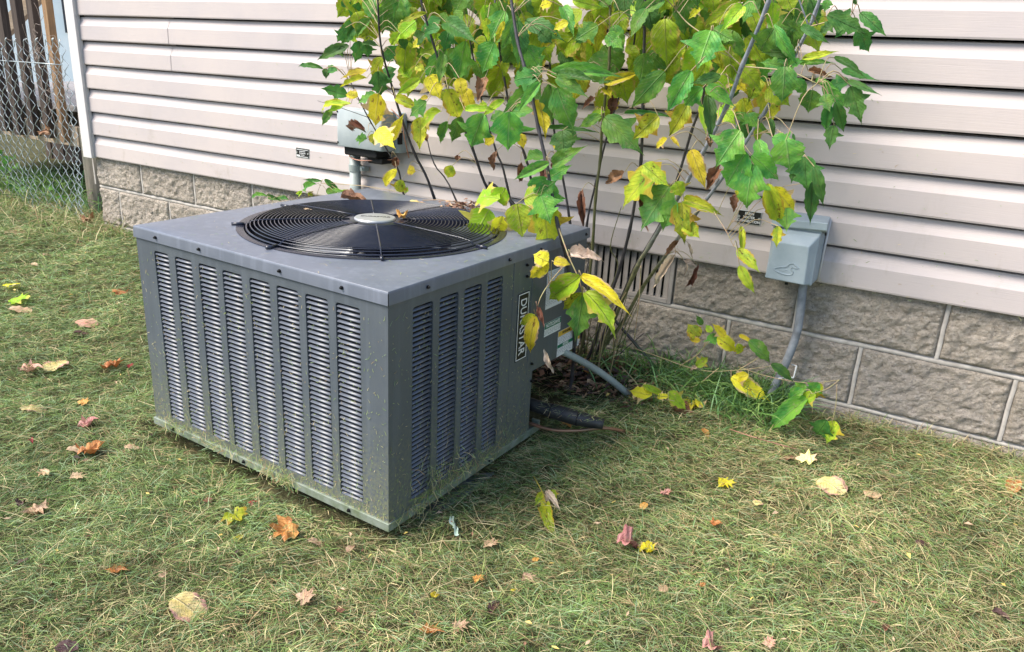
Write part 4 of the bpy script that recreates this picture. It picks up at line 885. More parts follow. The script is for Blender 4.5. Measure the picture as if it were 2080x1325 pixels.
CR = {'A': (600, 0, 4.4175), 'B': (950, 0, 4.4175), 'C': (1300, 0, 4.16), 'D': (1000, 0, 2.6), 'E': (1000, 400, 2.65), 'F': (1020, 450, 4.275), 'G': (1200, 450, 4.4167), 'H': (1350, 600, 4.14), 'I': (250, 370, 1.8147), 'J': (480, 0, 2.76), 'K': (560, 200, 6.023)}
LEAVES = [  # crop, base x y, tip x y, width, colour, distance from the wall
('A', -.36, '560 10 490 155 110 D;480 0 405 60 60 D;640 0 710 145 120 G;790 60 790 270 140 G;940 20 860 290 140 G;960 0 1000 130 90 G;580 170 380 400 130 D;680 170 500 330 90 G;600 250 645 330 90 L;450 250 375 380 80 D;'
 '480 410 180 515 95 D;580 370 545 540 110 D;600 385 705 372 60 D;640 400 652 500 95 D;430 400 400 530 50 D;250 620 0 552 48 D;380 640 235 605 75 D;270 620 275 690 60 D;640 640 390 652 75 Y;640 700 390 765 65 M;'
 '470 860 243 790 100 D;560 870 450 830 90 Y;500 930 138 900 60 M;450 930 290 985 60 L;330 980 232 1112 65 G;750 840 690 1125 185 Y;720 840 560 915 85 G;700 865 640 830 60 M;650 1180 443 1108 85 B;640 1250 535 1235 85 G;'
 '700 1200 705 1300 85 M;735 1165 865 1300 160 Y;855 1250 940 1070 100 Y;900 880 1060 940 85 M;740 640 765 855 140 D;810 600 850 715 115 D;780 520 660 685 110 M;930 420 740 565 120 D;900 500 1000 590 100 D;960 590 1030 700 120 L'),
('A', -.44, '1310 180 1052 300 150 D;1180 120 915 192 55 M;1080 190 895 335 150 L;940 300 835 405 90 L;1350 200 1592 352 150 D;1300 255 1135 262 85 D;1380 280 1340 415 120 D;950 340 985 445 90 D;1150 340 1050 425 85 Y;1290 400 1105 490 140 L;'
 '1360 430 1148 795 150 G;1330 480 1290 735 95 G;1530 370 1440 745 165 G;1120 710 908 842 90 L;1080 590 1150 622 80 M;1200 680 1290 860 170 Y;1470 700 1500 865 125 Y;1520 790 1572 972 120 Y;1370 800 1475 1045 185 M;'
 '1180 910 1018 1042 120 G;1310 1000 1080 1125 130 L;1125 1050 1110 1330 140 M;1190 870 1118 885 45 Y;1490 1050 1400 1275 120 G;1370 1090 1275 1290 90 G;1690 1020 1560 1325 210 G;1520 990 1710 950 65 L;1720 940 1640 962 70 L;1700 700 1640 905 130 B'),
('B', -.52, '330 100 205 345 145 G;460 150 300 445 125 G;440 190 490 465 165 D;520 190 785 282 150 D;240 380 125 645 210 G;520 420 655 605 160 G;650 280 745 375 120 D;800 300 635 455 60 Y;330 190 245 385 60 Y;180 160 190 330 130 M;760 20 640 52 90 Y;'
 '850 60 940 245 110 G;940 0 1185 62 100 L;1100 280 940 385 90 D;1170 230 958 355 140 G;1250 310 1385 432 120 G;900 200 788 240 80 Y;1300 230 1392 425 120 G;1600 80 1470 265 120 G;1767 0 1535 92 110 G'),
('B', -.62, '760 660 1205 607 125 G;800 670 1110 702 105 D;660 720 298 1000 125 G;650 740 458 975 95 G;640 690 375 702 140 D;740 750 762 1085 160 G;800 790 922 1145 225 G;790 700 1058 852 125 G;660 660 555 620 100 D;'
 '375 1000 358 1345 260 G;390 1000 575 990 110 G;330 1030 190 1072 100 G'),
('B', -.34, '330 900 118 1022 75 L;450 910 358 925 65 L;640 900 700 1155 150 Y;240 1230 140 1290 100 Y;470 1200 500 1325 95 Y;1220 750 1500 655 90 Y;1230 780 1282 860 95 Y;1150 870 1028 975 65 B;1300 860 1290 1005 120 B;'
 '720 1150 1000 1140 45 D;1200 1040 985 1125 95 G;1230 1050 1445 1268 200 G;960 1170 830 1335 130 D;1400 1020 1725 1000 45 D;1120 1030 1225 1000 65 L;1710 1040 1500 1225 170 M;870 1280 735 1302 90 Y'),
('B', -.50, '1767 640 1458 968 185 G'),
('C', -.50, '600 260 488 565 230 G;620 250 778 335 120 G;430 600 238 910 165 G;530 740 355 895 130 G;560 730 775 872 110 G;680 640 458 692 90 D;570 800 612 1115 105 D;1220 560 1220 800 200 G;1220 560 1020 520 90 G;1230 560 1325 520 90 G;'
 '1130 240 998 445 170 G;1120 210 1262 448 100 G;1130 20 1110 235 130 L;850 20 555 185 110 L;870 50 698 245 120 L;950 0 880 155 100 G'),
('C', -.34, '380 380 278 470 120 M;470 350 400 402 70 M;240 400 148 405 90 B;200 490 118 482 90 L;400 880 258 1135 150 M;840 620 638 645 80 Y;700 640 868 705 120 Y;700 700 722 745 100 Y;1000 660 928 840 160 M;1060 690 1105 1018 205 M;'
 '500 60 418 152 65 Y;270 180 395 202 120 G;870 830 902 985 140 M;860 1020 902 1135 120 D;1000 1080 990 1195 65 L;690 900 782 1028 130 L;800 970 1025 1062 80 G;900 960 985 1055 110 G;520 880 560 1105 80 L'),
('C', -.46, '1320 450 1045 430 90 D;1250 470 1158 525 80 D;1360 220 1515 302 70 D;1200 200 1325 245 70 G;1320 190 1505 132 25 G;1440 0 1512 195 120 D;1590 0 1560 95 70 G;1580 130 1892 255 140 D;1860 110 2045 255 100 D;1840 240 1932 435 130 D;'
 '1660 180 1508 295 80 D;1760 200 1655 305 70 D;1800 0 1832 42 35 D;1350 540 1575 512 60 G;1370 500 1645 432 60 M;1640 490 1885 612 65 D;1700 590 1975 662 65 D;1420 600 1605 642 65 B;1480 690 1655 742 60 G;1760 690 1625 700 90 D;'
 '1750 680 2005 785 55 D;1780 730 1868 1025 140 D;1460 760 1420 948 175 G;1540 740 1765 895 120 G;1560 800 1600 935 100 G;1300 680 1405 762 100 G;1610 870 1555 1095 90 D;1650 860 1725 1112 100 D;1640 1060 1598 1250 100 D;'
 '1120 1160 1315 1245 130 G;1290 1130 1312 1215 25 D;1100 1000 1138 1115 45 D;230 1170 115 1245 65 Y;260 1160 335 1235 45 Y;560 1160 600 1250 65 B'),
('D', -.48, '1310 690 1183 865 130 G;1340 800 1232 975 140 G;1370 820 1518 935 100 G;1380 870 1330 1065 130 G;1400 740 1452 905 70 G;1550 740 1572 885 160 G;1650 830 1650 965 110 D;1700 880 1752 1065 60 D;1690 960 1680 1172 70 D;1600 860 1588 945 50 D;'
 '1455 970 1515 1190 95 M;1480 990 1595 1105 80 Y;1550 1100 1555 1212 85 G;1335 940 1300 1050 70 M;1510 1195 1500 1302 50 M'),
('D', -.40, '870 880 675 1068 140 M;800 870 905 962 90 M;970 960 1000 1032 80 L;940 980 788 1195 165 G;970 1060 888 1205 95 G;1000 1070 1002 1235 100 M;1010 1060 1152 1092 60 M;1010 1180 1088 1245 80 M;1050 790 1112 962 80 Y;370 690 372 815 110 D'),
('D', -.30, '470 1010 478 1192 55 B;700 910 598 965 80 B;770 1040 822 1205 50 B;1200 880 1138 975 80 B;150 850 150 965 50 B;1300 1020 1270 1105 60 B;20 800 0 895 50 B;270 880 275 960 60 B;330 850 345 905 70 B'),
('D', -.60, '290 940 158 1022 65 G;310 960 265 1115 110 G;300 940 402 880 65 G;320 870 470 780 75 G;300 860 128 932 55 G;290 840 150 812 60 G'),
('I', -.62, '1350 100 1290 207 110 L;1390 62 1292 38 80 L;1410 20 1365 92 70 L;1480 60 1532 38 75 L;1450 80 1472 198 100 L;1550 80 1572 243 115 M;1540 50 1570 132 80 G;1525 42 1592 0 60 G;1400 125 1368 205 65 Y'),
('F', -.62, '400 350 280 290 150 Y;450 350 558 352 90 Y;400 345 228 520 120 Y;600 300 832 300 150 W;690 470 368 685 190 L;690 480 1040 695 110 Y;700 620 508 770 90 M;700 640 650 1012 180 G;720 620 955 825 165 L;290 820 208 1092 120 Y;290 820 130 890 85 M;310 740 362 910 65 B;370 1110 432 1312 65 W'),
('G', -.28, '790 170 668 292 65 B;760 290 580 542 90 W;870 190 912 335 35 W;840 350 942 402 55 W;860 380 838 502 35 W;960 390 850 605 65 B'),
('E', -.36, '1340 160 1350 292 35 M;1320 280 1430 392 65 M;1330 370 1402 512 55 L'),
('J', -.26, '900 950 788 1052 55 Y;930 1010 900 1090 65 M;960 950 1003 962 55 Y;900 880 888 935 55 B;1240 870 1240 905 45 B;1210 930 1178 1005 65 M;1060 750 1066 792 35 B'),
]
PETS = MB(); n_leaf = 0
def place_leaf(b3, t3, wd, colr, par, rnd, name='leaf', crump=None):
    d = t3-b3; L = max(.012, d.length); mid = (b3+t3)/2; toc = (CAM-mid).normalized()
    nrm = (toc*rnd.uniform(.85, 1.3)+Vector((0, -.1, .75))*rnd.uniform(.25, .7)+Vector((rnd.uniform(-.35, .35), rnd.uniform(-.2, .2), rnd.uniform(-.2, .2)))).normalized()
    ratio = wd/L; dry = colr in 'BW'; wd = wd*(.72 if dry else 1)
    if crump is None: crump = .24 if dry else 0
    kind = 'lobed' if ratio > .42 and rnd.random() < .75 and not dry else 'ovate'
    cu = rnd.choice((.2, .38, .55, .8)) if L > .03 else .2; fo = rnd.choice((.15, .35, .6))
    me = get_leaf(kind, colr, rnd.randrange(4), cu, fo, crump)
    o = bpy.data.objects.new(name, me); COL.objects.link(o); R = orient(d, nrm)
    k = 1/ (math.sin(cu*1.6)/(cu*1.6))
    o.matrix_world = Matrix.Translation(b3) @ R.to_4x4() @ Matrix.Diagonal((wd*1.12, L*k*1.10, L*k*.8, 1))
    o.parent = par; o.matrix_parent_inverse = Matrix.Translation(par.location).inverted(); return o
rnd = random.Random(5); NV = np.array([tuple(p) for p in NODES])
def petiole(b3, q=PETS, mx=.30, r=.0011):
    dd = np.linalg.norm(NV-np.array(b3), axis=1)+.6*np.clip(NV[:, 2]-b3.z-.02, 0, 9)+rnd.random()*.0; i = int(dd.argmin())
    if dd[i] < mx:
        a = Vector(NV[i]); m = (a+b3)/2+Vector((0, -.01, .018+.1*(a-b3).length)); q.tube(spline([a, m, b3], 3), r, 4, False)
for cr, y, txt in LEAVES:
    ox, oy, sc = CR[cr]
    cy0 = rnd.uniform(-.03, .03)
    for e_ in txt.split(';'):
        if not e_.strip(): continue
        bx, by, tx, ty, wp, c_ = e_.split(); bx, by, tx, ty, wp = map(float, (bx, by, tx, ty, wp))
        yy = y+cy0+rnd.uniform(-.05, .05) if cr not in 'FI' else y+rnd.uniform(-.015, .015)
        if cr == 'F' and ox+bx/sc < 1128: yy = -.80
        dy = rnd.uniform(-.06, .02)
        b3 = aty(ox+bx/sc, oy+by/sc, yy); t3 = aty(ox+tx/sc, oy+ty/sc, yy+dy*min(1, math.hypot(tx-bx, ty-by)/sc/60)); dist = (b3-CAM).dot(FW)
        place_leaf(b3, t3, wp/sc*dist/FPX*1.02, c_, shrub, rnd); petiole(b3, mx=.30 if cr not in 'FI' else .12); n_leaf += 1
# inner foliage of the crown and what continues above the picture
def poly(x_, y_): return (700+max(0, 90-y_)*.0 < x_ < 1560) and y_ < 150+60*math.sin(x_*.012)
EX = MB(); EXU = []; EXM = 'GLYMD'; n_extra = 0
def extra_leaf(b3, t3, wd, ci):
    d = t3-b3; nrm = ((CAM-b3).normalized()+Vector((rnd.uniform(-.6, .6), rnd.uniform(-.3, .3), rnd.uniform(0, 1)))).normalized(); R = orient(d, nrm); me = get_leaf('ovate', EXM[ci], rnd.randrange(4), .38, .35, 0.0)
    EX.mi = ci; EX.add([b3+R @ Vector((v.co.x*wd, v.co.y*d.length, v.co.z*d.length)) for v in me.vertices], [tuple(p.vertices) for p in me.polygons]); ul = me.uv_layers[0].data; EXU.extend(tuple(l.uv) for l in ul)
while n_leaf < 299 or n_extra < 360:
    px, py = rnd.uniform(690, 1640), rnd.uniform(-150, 270)
    if py > 60 and (px < 820 or px > 1560): continue
    if py > 100 and rnd.random() < (py-100)/130+.25: continue
    yy = rnd.uniform(-.42, -.14); b3 = aty(px, py, yy); L = rnd.uniform(.06, .13); a = rnd.uniform(-2.6, -.5)
    t3 = b3+Vector((math.cos(a), rnd.uniform(-.3, .1), math.sin(a)))*L
    if n_leaf < 299: place_leaf(b3, t3, L*rnd.uniform(.45, .7), rnd.choice('GGLLLMYGLL'), shrub, rnd); n_leaf += 1
    else: extra_leaf(b3, t3, L*rnd.uniform(.55, .85), rnd.choice((0, 0, 0, 1, 1, 1, 1, 1, 3, 4))); n_extra += 1
    if n_extra < 40: petiole(b3)
exo = EX.obj('leaf', [LM[c] for c in EXM], None, True, kind='stuff'); eu = exo.data.uv_layers.new(name='UVMap')
for i, u_ in enumerate(EXU): eu.data[i].uv = u_
own(exo, shrub)
own(PETS.obj('petiole', M_BK4, None, True, kind='stuff'), shrub)

# small sprawling seedling by the wall and the weed behind the unit
def plant(px, py, label, cat, stems_, leaves, y0, name='seedling', r=.0018, crop='E'):
    g = ground(px, py); rt = empty(name, g, label=label, cat=cat); nodes = []
    for s_ in stems_: stem(s_, r, r*.6, M_BK4, rt, 'stem', nodes=nodes)
    q = MB(); nv = np.array([tuple(p) for p in nodes])
    for e_ in leaves.split(';'):
        bx, by, tx, ty, wp, c_ = e_.split(); ox, oy, sc = CR[crop]; bx, by, tx, ty, wp = map(float, (bx, by, tx, ty, wp)); yy = y0+rnd.uniform(-.02, .02)
        b3 = aty(ox+bx/sc, oy+by/sc, yy); t3 = aty(ox+tx/sc, oy+ty/sc, yy+rnd.uniform(-.02, .02)); dist = (b3-CAM).dot(FW)
        place_leaf(b3, t3, wp/sc*dist/FPX*1.05, c_, rt, rnd)
        i = int(np.linalg.norm(nv-np.array(b3), axis=1).argmin()); q.tube([nv[i], (Vector(nv[i])+b3)/2+Vector((0, 0, .008)), b3], .0009, 4, False)
    own(q.obj('petiole', M_BK4, None, True, kind='stuff'), rt)
plant(1395, 770, 'low sprawling seedling with yellow leaves in front of the foundation blocks', 'seedling',
      [[(1250, 695, -.14), (1330, 722, -.15), (1420, 752, -.15), (1500, 752, -.16), (1590, 740, -.16)], [(1380, 745, -.15), (1430, 705, -.15), (1425, 640, -.14)], [(1460, 748, -.16), (1410, 785, -.18), (1370, 780, -.22)], [(1430, 705, -.15), (1460, 665, -.14)], [(1500, 752, -.16), (1545, 720, -.14), (1520, 690, -.13)]],
      '1110 760 1060 690 75 M;1120 775 1060 765 30 Y;1130 690 1100 640 30 G;1180 735 1200 795 60 G;1180 730 1150 690 35 L;1250 750 1195 690 45 Y;1210 755 1315 825 75 Y;1320 790 1340 850 45 M;1330 745 1390 775 25 Y;1380 775 1492 865 70 G;1380 960 1280 985 55 Y;1285 970 1482 1078 85 Y;1100 915 1150 870 45 L;1120 920 1060 925 30 W', -.16)
plant(1560, 800, 'thin trailing twig with serrated green leaves near the conduit', 'twig',
      [[(1500, 745, -.14), (1560, 765, -.16), (1640, 778, -.20), (1705, 772, -.24)], [(1705, 772, -.24), (1680, 790, -.25), (1650, 800, -.26)], [(1700, 780, -.24), (1698, 820, -.24), (1690, 860, -.24)]],
      '1700 1080 1472 1252 95 G;1680 1040 1570 1085 60 G;1760 1000 1700 1060 60 G;1780 1010 1710 1085 60 M;1690 1010 1620 1060 60 G;1740 1060 1660 1100 60 L;1500 900 1622 985 50 D;1845 1205 1800 1325 75 M;1800 1200 1740 1290 80 D', -.25, 'trailing_twig', .0014)
plant(1330, 830, 'low twig with pale yellow wilted leaves at the end of the grey flexible conduit', 'twig',
      [[(1262, 745, -.25), (1290, 775, -.27), (1310, 800, -.30), (1370, 815, -.32)]], '860 1070 740 1040 75 Y;810 1015 930 1065 35 L;890 1080 940 1070 35 Y;945 1050 1045 1140 70 L', -.31, 'trailing_twig', .0016)
plant(640, 385, 'small leafy green weed growing between the air conditioner and the wall', 'weed',
      [[(640, 440, -.10), (643, 400, -.10), (652, 372, -.10)], [(560, 440, -.12), (555, 405, -.12), (575, 398, -.12)]],
      '560 1010 335 992 40 D;500 1050 268 1095 75 G;600 990 755 1115 65 D;620 1120 765 1175 90 G;330 1130 240 1205 50 L;400 1150 452 1195 55 M;160 1240 0 1205 60 D;60 1250 -200 1160 55 D;-100 1200 -350 1150 40 G;800 1140 945 1135 40 L;700 1120 860 1170 50 G;1600 1150 1610 1080 40 L;1590 1160 1570 1100 30 L', -.11, 'weed', .0014, 'K')
# greenery under the deck
rnd = random.Random(9)
for i, (px, py) in enumerate(((15, 330), (30, 380), (70, 395), (10, 415), (110, 400))):
    g = ground(px, 430); g.y = rnd.uniform(.12, .4); rt = empty('weed', g, label=['broad leaved weed under the deck at the left picture edge', 'leafy weed under the deck behind the fence mesh', 'small weed below the rim board of the deck', 'low dark weed at the fence bottom left', 'weed between the fence and the round deck post'][i], cat='weed', group='weeds under the deck')
    for j in range(9):
        b3 = aty(px+rnd.uniform(-16, 16), py+rnd.uniform(-20, 25), g.y); a = rnd.uniform(0, 6.28); place_leaf(b3, b3+Vector((math.cos(a), rnd.uniform(-.4, .2), math.sin(a)*.6))*rnd.uniform(.05, .09), rnd.uniform(.03, .05), rnd.choice('GDGD'), rt, rnd)

# ================================================================== FALLEN LEAVES: px, py, size px, shape, colour, heading, label
FALL = [
(112, 739, 42, 'round', 'C', 20, 'round pale yellow leaf just right of the pink maple leaf'), (60, 749, 42, 'maple', 'P', 80, 'pink maple leaf beside the round pale yellow leaf at left'),
(228, 741, 40, 'maple', 'O', -20, 'orange maple leaf with black edges near the unit corner'), (264, 743, 22, 'oak', 'R', 40, 'small dark red leaf right of the orange maple leaf'),
(176, 654, 36, 'round', 'P', 120, 'pinkish red curled leaf above the purple brown one'), (168, 675, 38, 'ovate', 'K', 60, 'purple brown curled leaf below the pinkish curled leaf'),
(70, 829, 42, 'oval', 'C', 80, 'oval cream yellow leaf lying alone on the left lawn'), (176, 860, 38, 'maple', 'P', 60, 'light pink maple leaf below the oval cream leaf'),
(22, 579, 30, 'maple', 'Y', 70, 'small bright yellow leaf at the upper left edge'), (38, 608, 42, 'maple', 'L', 40, 'bright yellow green leaf at the left picture edge'),
(41, 627, 36, 'oval', 'T', 80, 'tan leaf tucked under the bright yellow green leaf'), (243, 596, 32, 'maple', 'O', 30, 'orange leaf in the grass left of the front panel top'),
(95, 516, 18, 'ovate', 'T', 10, 'tiny tan leaf in the upper left lawn, higher one'), (72, 537, 18, 'ovate', 'T', 100, 'tiny tan leaf in the upper left lawn, lower one'),
(32, 470, 38, 'oval', 'P', 95, 'greyish pink leaf near the fence at far left'), (184, 913, 52, 'maple', 'O', 20, 'rust orange curled maple leaf against a tan leaf'),
(158, 911, 34, 'oval', 'T', 70, 'tan leaf touching the rust orange maple leaf'), (73, 1037, 44, 'maple', 'T', 120, 'mottled pale tan leaf in the lower left lawn'),
(90, 961, 24, 'maple', 'T', 200, 'small light brown leaf left of the tan crumb pair'), (157, 967, 38, 'oak', 'T', 80, 'ragged tan leaf beneath the rust orange leaf'),
(268, 907, 24, 'oval', 'T', 80, 'small tan leaf left of the base rail'), (383, 1231, 62, 'round', 'C', 110, 'large round cream and pink leaf in the lower left foreground'),
(238, 1156, 48, 'oak', 'O', 100, 'rusty brown folded leaf above the large round leaf'), (331, 1167, 18, 'oval', 'T', 20, 'small square tan leaf above the large round leaf'),
(135, 1312, 52, 'oval', 'K', 100, 'dark brown rolled leaf at the bottom left edge'), (580, 1077, 56, 'maple', 'O', 215, 'large orange maple leaf in front of the base rail'),
(478, 1047, 50, 'maple', 'M', 140, 'brown and yellow maple leaf left of the large orange one'), (486, 1089, 34, 'ovate', 'Y', 0, 'upright yellow orange leaf left of the large orange maple leaf'),
(514, 1018, 20, 'oval', 'R', 60, 'small red leaf near the base rail'), (422, 1016, 28, 'oak', 'B', 130, 'small brown lobed leaf below the base rail'),
(640, 1099, 24, 'oval', 'T', 90, 'small tan leaf right of the large orange maple leaf'), (714, 1110, 30, 'ovate', 'T', 20, 'pale tan leaf below the front corner, left side'),
(996, 1104, 44, 'oak', 'T', 95, 'pale pinkish tan leaf right of the front corner'), (887, 1206, 32, 'ovate', 'Y', 35, 'narrow yellow leaf half hidden in a dark hollow'),
(1006, 1233, 54, 'roll', 'K', 25, 'dark purple brown rolled leaf in the centre foreground'), (876, 1278, 56, 'oak', 'O', 110, 'ragged orange tan leaf in the bottom centre, left one'),
(933, 1272, 42, 'oak', 'T', 75, 'ragged tan leaf in the bottom centre, right one'), (970, 1175, 32, 'oak', 'O', 60, 'curved orange leaf scrap above the rolled dark leaf'),
(1073, 1173, 38, 'oak', 'T', 100, 'tan torn leaf right of the curved orange scrap'), (1045, 1197, 16, 'oval', 'Y', 40, 'tiny yellow leaf by the torn tan leaf'),
(1347, 1193, 26, 'oval', 'T', 10, 'small upright tan leaf in the right foreground'), (1426, 1188, 20, 'oak', 'O', 60, 'small orange leaf scrap in the right foreground'),
(1282, 1102, 52, 'crumple', 'P', 80, 'crumpled pink brown leaf touching a yellow one'), (1314, 1114, 42, 'maple', 'Y', 30, 'yellow torn leaf touching the crumpled pink one'),
(1352, 1001, 24, 'maple', 'P', 60, 'small pale pink leaf in the middle right lawn'), (1308, 1026, 20, 'oval', 'O', 30, 'small rust leaf left of the pale pink one'),
(1452, 1063, 24, 'maple', 'O', 100, 'small orange star shaped leaf in the right lawn'), (1473, 981, 44, 'oak', 'Y', 100, 'lobed yellow orange leaf left of the big round yellow one'),
(1639, 933, 38, 'maple', 'C', 30, 'pale yellow lobed leaf near the foundation'), (1690, 984, 50, 'round', 'C', 150, 'big round yellow leaf on the right lawn'),
(1772, 1002, 30, 'round', 'T', 30, 'small round tan yellow leaf right of the big round one'), (2058, 990, 50, 'ovate', 'O', 215, 'orange and yellow leaf at the right picture edge'),
(1872, 1102, 26, 'oval', 'K', 80, 'small brown leaf in the right lawn'), (1704, 1067, 26, 'ovate', 'K', 0, 'small grey brown upright leaf under the big round leaf'),
(1450, 1312, 46, 'crumple', 'P', 70, 'pink brown leaf cut by the bottom edge'), (1562, 1305, 36, 'oak', 'P', 40, 'pinkish torn leaf at the bottom right of centre'),
(2035, 1252, 46, 'roll', 'K', 120, 'long dark rolled leaf in the bottom right corner'), (1800, 1275, 30, 'roll', 'B', 35, 'brown narrow leaf in the lower right lawn'),
(1408, 823, 46, 'maple', 'Y', 200, 'yellow maple leaf below the seedling by the wall'), (1386, 832, 44, 'maple', 'B', 130, 'reddish brown leaf under the yellow maple leaf'),
(1158, 856, 48, 'maple', 'O', 80, 'tan orange leaf right of the base rail end'), (1435, 880, 28, 'ovate', 'O', 160, 'small orange curled leaf below the yellow maple leaf'),
(1196, 745, 40, 'ovate', 'O', 10, 'orange brown leaf between the shrub stems'), (1262, 742, 32, 'crumple', 'B', 50, 'reddish brown crumpled leaf right of the shrub base'),
(1118, 742, 36, 'crumple', 'B', 20, 'brown crumpled leaf under the control panel'), (1601, 930, 30, 'oak', 'B', 80, 'brown leaf left of the pale yellow lobed leaf'),
(182, 448, 30, 'crumple', 'B', 10, 'dark brown crumpled leaf by the round deck post'), (45, 1138, 22, 'oval', 'K', 40, 'small dark leaf near the lower left edge'),
(45, 1020, 26, 'crumple', 'K', 0, 'dark wet leaf beside the mottled tan leaf'), (65, 897, 24, 'roll', 'R', 140, 'dark red rolled leaf below the oval cream leaf'), (170, 818, 22, 'maple', 'O', 20, 'small orange brown leaf right of the oval cream leaf'),
(620, 1215, 40, 'maple', 'T', 40, 'faded tan leaf in the central foreground grass'), (1108, 1135, 0, '', '', 0, ''),
(1540, 1020, 22, 'oval', 'C', 60, 'small pale leaf left of the big round yellow leaf'), (1088, 1135, 18, 'oval', 'O', 10, 'small orange bit below the front corner'), (690, 1240, 26, 'oak', 'B', 50, 'small brown leaf in the central foreground grass'),
]
rnd = random.Random(3); ML = {}
def fallen(P, size, shape, c_, hd, label, nrm=None, name='fallen_leaf', group='fallen leaves on the lawn', tilt=.22):
    if shape in ('maple', 'oak'):
        k = (shape, c_, rnd.randrange(3)); cr = (.12, .2, .32)[k[2]]
        if k not in ML: ML[k] = palm_mesh(shape, k[2]*7+len(shape), cr, c_)
        me = ML[k]; sx = sy = size
    elif shape in ('round', 'oval'): me = get_leaf('round', c_, rnd.randrange(3), .22, .12, 0.0); sy = size; sx = size*(.92 if shape == 'round' else .62)
    elif shape == 'roll': me = get_leaf('ovate', c_, 1, .2, .6, .12); sy = size; sx = size*.42
    elif shape == 'crumple': me = get_leaf('ovate', c_, 2, .55, .6, .28); sy = size; sx = size*.9
    else: me = get_leaf('ovate', c_, rnd.randrange(3), .38, .35, 0.0); sy = size; sx = size*.55
    nrm = nrm or Vector((rnd.uniform(-tilt, tilt), rnd.uniform(-tilt, tilt)-.08, 1)).normalized()
    a = math.radians(hd); f = Vector((-math.sin(a-YAW*0), math.cos(a), 0)); rr = Matrix.Rotation(YAW, 3, 'Z'); f = rr @ f; f = (f-nrm*f.dot(nrm)).normalized()
    o = bpy.data.objects.new(name, me); COL.objects.link(o); R = orient(f, nrm)
    o.matrix_world = Matrix.Translation(P-R @ Vector((0, sy*.5, 0))) @ R.to_4x4() @ Matrix.Diagonal((sx, sy, sy, 1)); return tag(o, label, 'leaf', group)
for px, py, s_, shape, c_, hd, label in FALL:
    if not s_: continue
    P = ground(px, py, .017); D = (P-CAM).dot(FW); fallen(P, s_*1.02*D/FPX*(1.22 if shape in ('round', 'oval') else 1.06)*(.8 if c_ in 'KR' else 1), shape, c_, -hd, label)
Pw = ground(1108, 1015, .03)
wl = empty('wilted_leaf', Pw, label='wilted yellow green compound leaf lying on the lawn right of the unit', cat='leaf')
for a, b, wp, c_ in (((1102, 1000), (1088, 1025), 16, 'M'), ((1110, 1000), (1130, 1022), 18, 'W'), ((1106, 1020), (1112, 1058), 26, 'M'), ((1100, 1005), (1115, 1018), 16, 'W'), ((1120, 995), (1128, 1012), 14, 'M')):
    A_, B_ = ground(*a, .035), ground(*b, .03); place_leaf(A_, B_, wp*.95*(A_-CAM).dot(FW)/FPX, c_, wl, rnd, crump=.10)
q = MB(); q.tube([ground(1084, 968, .04), ground(1094, 985, .05), ground(1104, 1004, .04), ground(1108, 1022, .035)], .0016, 5); own(q.obj('stalk', LM['L'], None, True), wl)
# leaves and litter on the lid and grille
for px, py, s_, shape, c_, hd, label, lift in ((722, 406, 50, 'roll', 'B', 95, 'reddish brown curled leaf on the back rim of the fan grille', .010), (626, 424, 15, 'oval', 'T', 60, 'tiny tan leaf bit on the left of the fan grille', .028),
        (818, 438, 22, 'crumple', 'O', 20, 'small rust crumpled leaf beside the hub badge', .03), (850, 411, 30, 'oval', 'C', 90, 'flat pale tan leaf on the rear corner of the lid', .004)):
    P = hit(px, py, (0, 0, 1), (0, 0, BOX.z+AH+lift)); fallen(P, s_*1.25*(P-CAM).dot(FW)/FPX, shape, c_, -hd, label, Vector((.05, -.3 if shape == 'roll' else -.05, 1)).normalized(), group='leaves on the air conditioner')
def lidlitter():
    P = hit(rnd.uniform(875, 985), 421+rnd.gauss(0, 6), (0, 0, 1), (0, 0, BOX.z+AH+.006)); P = P.lerp(hit(945, 430, (0, 0, 1), (0, 0, BOX.z+AH+.006)), rnd.random()*.5); a = rnd.uniform(-.6, .9)
    return P+Vector((0, 0, rnd.random()*.018)), Vector((math.cos(a), math.sin(a), rnd.uniform(-.3, .3))), Vector((0, 0, 1))
def litter(name, n, fn, L0, L1, label, mats):
    q = MB()
    for _ in range(n):
        p, d, nn = fn(); d = d.normalized(); s2 = d.cross(nn).normalized(); L = rnd.uniform(L0, L1); w_ = L*rnd.uniform(.2, .5); q.mi = rnd.randrange(len(mats))
        q.add([p, p+d*L*.5+s2*w_*.5+nn*L*rnd.uniform(-.1, .3), p+d*L, p+d*L*.45-s2*w_*.5+nn*L*rnd.uniform(-.1, .25)], [(0, 1, 2, 3)])
    o = q.obj(name, mats, None); return tag(o, label, 'litter', kind='stuff')
M_L1 = simple('litter_brown', (.26, .13, .08), (.16, .08, .05), 30, .7); M_L2 = simple('litter_tan', (.50, .36, .24), (.38, .25, .15), 30, .7); M_L3 = simple('litter_dark', (.05, .03, .03), (.09, .06, .05), 30, .7); M_L4 = simple('litter_yellow', (.66, .52, .14), (.6, .42, .12), 30, .7)
litter('leaf_litter', 170, lidlitter, .008, .03, 'brown shredded leaf litter piled on the rear right edge of the lid', [M_L1, M_L1, M_L2])
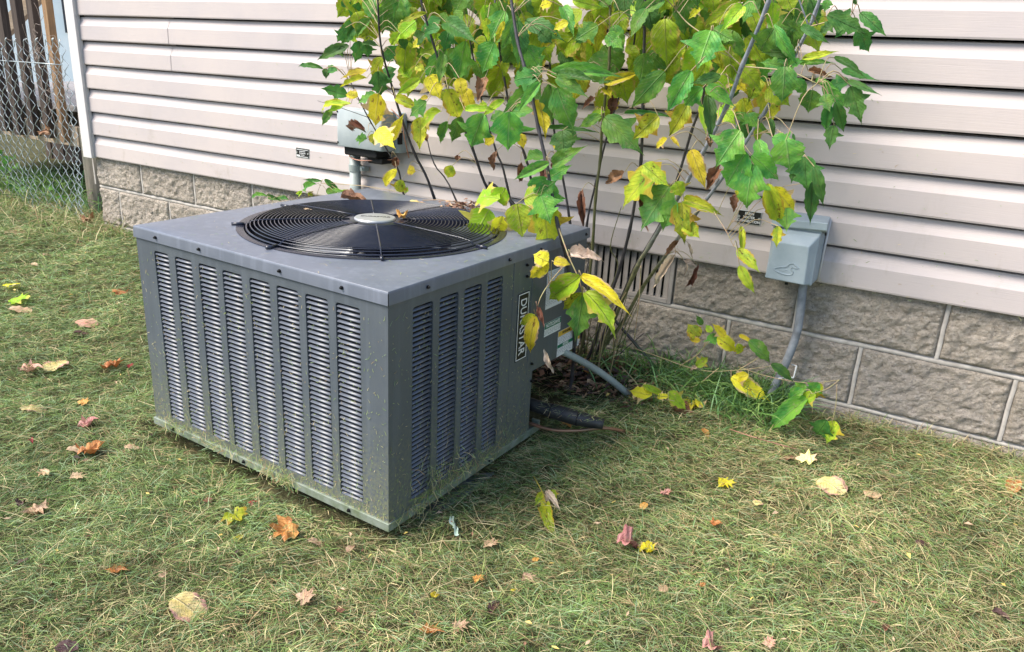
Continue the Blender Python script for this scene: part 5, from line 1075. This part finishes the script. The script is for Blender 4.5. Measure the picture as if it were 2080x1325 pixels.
q = MB(); a_, b_2 = hit(858, 407, (0, 0, 1), (0, 0, BOX.z+AH+.004)), hit(928, 410, (0, 0, 1), (0, 0, BOX.z+AH+.004)); q.tube([a_, (a_+b_2)/2+Vector((0, 0, .004)), b_2], .0016, 5); tag(q.obj('straw', M_L2, None), 'dry straw stalk lying across the back of the lid', 'straw')
def lawnlitter():
    while 1:
        x_, y_ = rnd.uniform(-4.3, .6), rnd.uniform(-2.2, -.05)
        if not in_box(np.array(x_), np.array(y_), .02) and rnd.random() < float(seen(x_, y_)): break
    a = rnd.uniform(0, 6.3); return Vector((x_, y_, float(zg(x_, y_))+rnd.uniform(.012, .03))), Vector((math.cos(a), math.sin(a), rnd.uniform(-.3, .3))), Vector((0, 0, 1))
litter('leaf_litter', 520, lawnlitter, .006, .022, 'small brown and tan leaf crumbs scattered through the lawn', [M_L1, M_L2, M_L2, M_L3, M_L4])
def baselitter():
    x_, y_ = rnd.uniform(-1.35, -.75), rnd.uniform(-.36, -.03); a = rnd.uniform(0, 6.3); return Vector((x_, y_, float(zg(x_, y_))+rnd.uniform(.0, .03))), Vector((math.cos(a), math.sin(a), rnd.uniform(-.5, .5))), Vector((0, 0, 1))
litter('leaf_litter', 900, baselitter, .012, .045, 'dark brown leaf litter under the shrub stems', [M_L1, M_L3, M_L1, M_L3, M_L2])
q = MB(); P = ground(922, 1066, .022); q.grid(lambda u, v: tuple(P+Vector(((u-.5)*.058+.004*math.sin(v*5), -(u-.5)*.05+(v-.5)*(.006+.014*abs(math.sin(u*6)))+.003*math.sin(u*19+v*9), .004*math.sin(u*11+v*5)))), 14, 4)
tag(q.obj('plastic_scrap', simple('teal_scrap', (.40, .52, .46), (.32, .42, .36), 20, .6), None, True), 'pale teal plastic scrap in the grass by the front corner', 'scrap')
q = MB(); q.tube(spline([ground(1482, 872, .03), ground(1530, 888, .035), ground(1590, 905, .03), ground(1625, 915, .02)], 4), .0016, 5); tag(q.obj('fallen_twig', M_PINK, None, True), 'thin reddish twig lying on the lawn below the seedling', 'twig')
# leaf caught in the fence mesh
P = aty(93, 262, -.03); o = fallen(P, .08, 'crumple', 'B', 10, 'reddish brown leaf caught in the chain link fence', Vector((.3, -1, .3)).normalized(), group='')
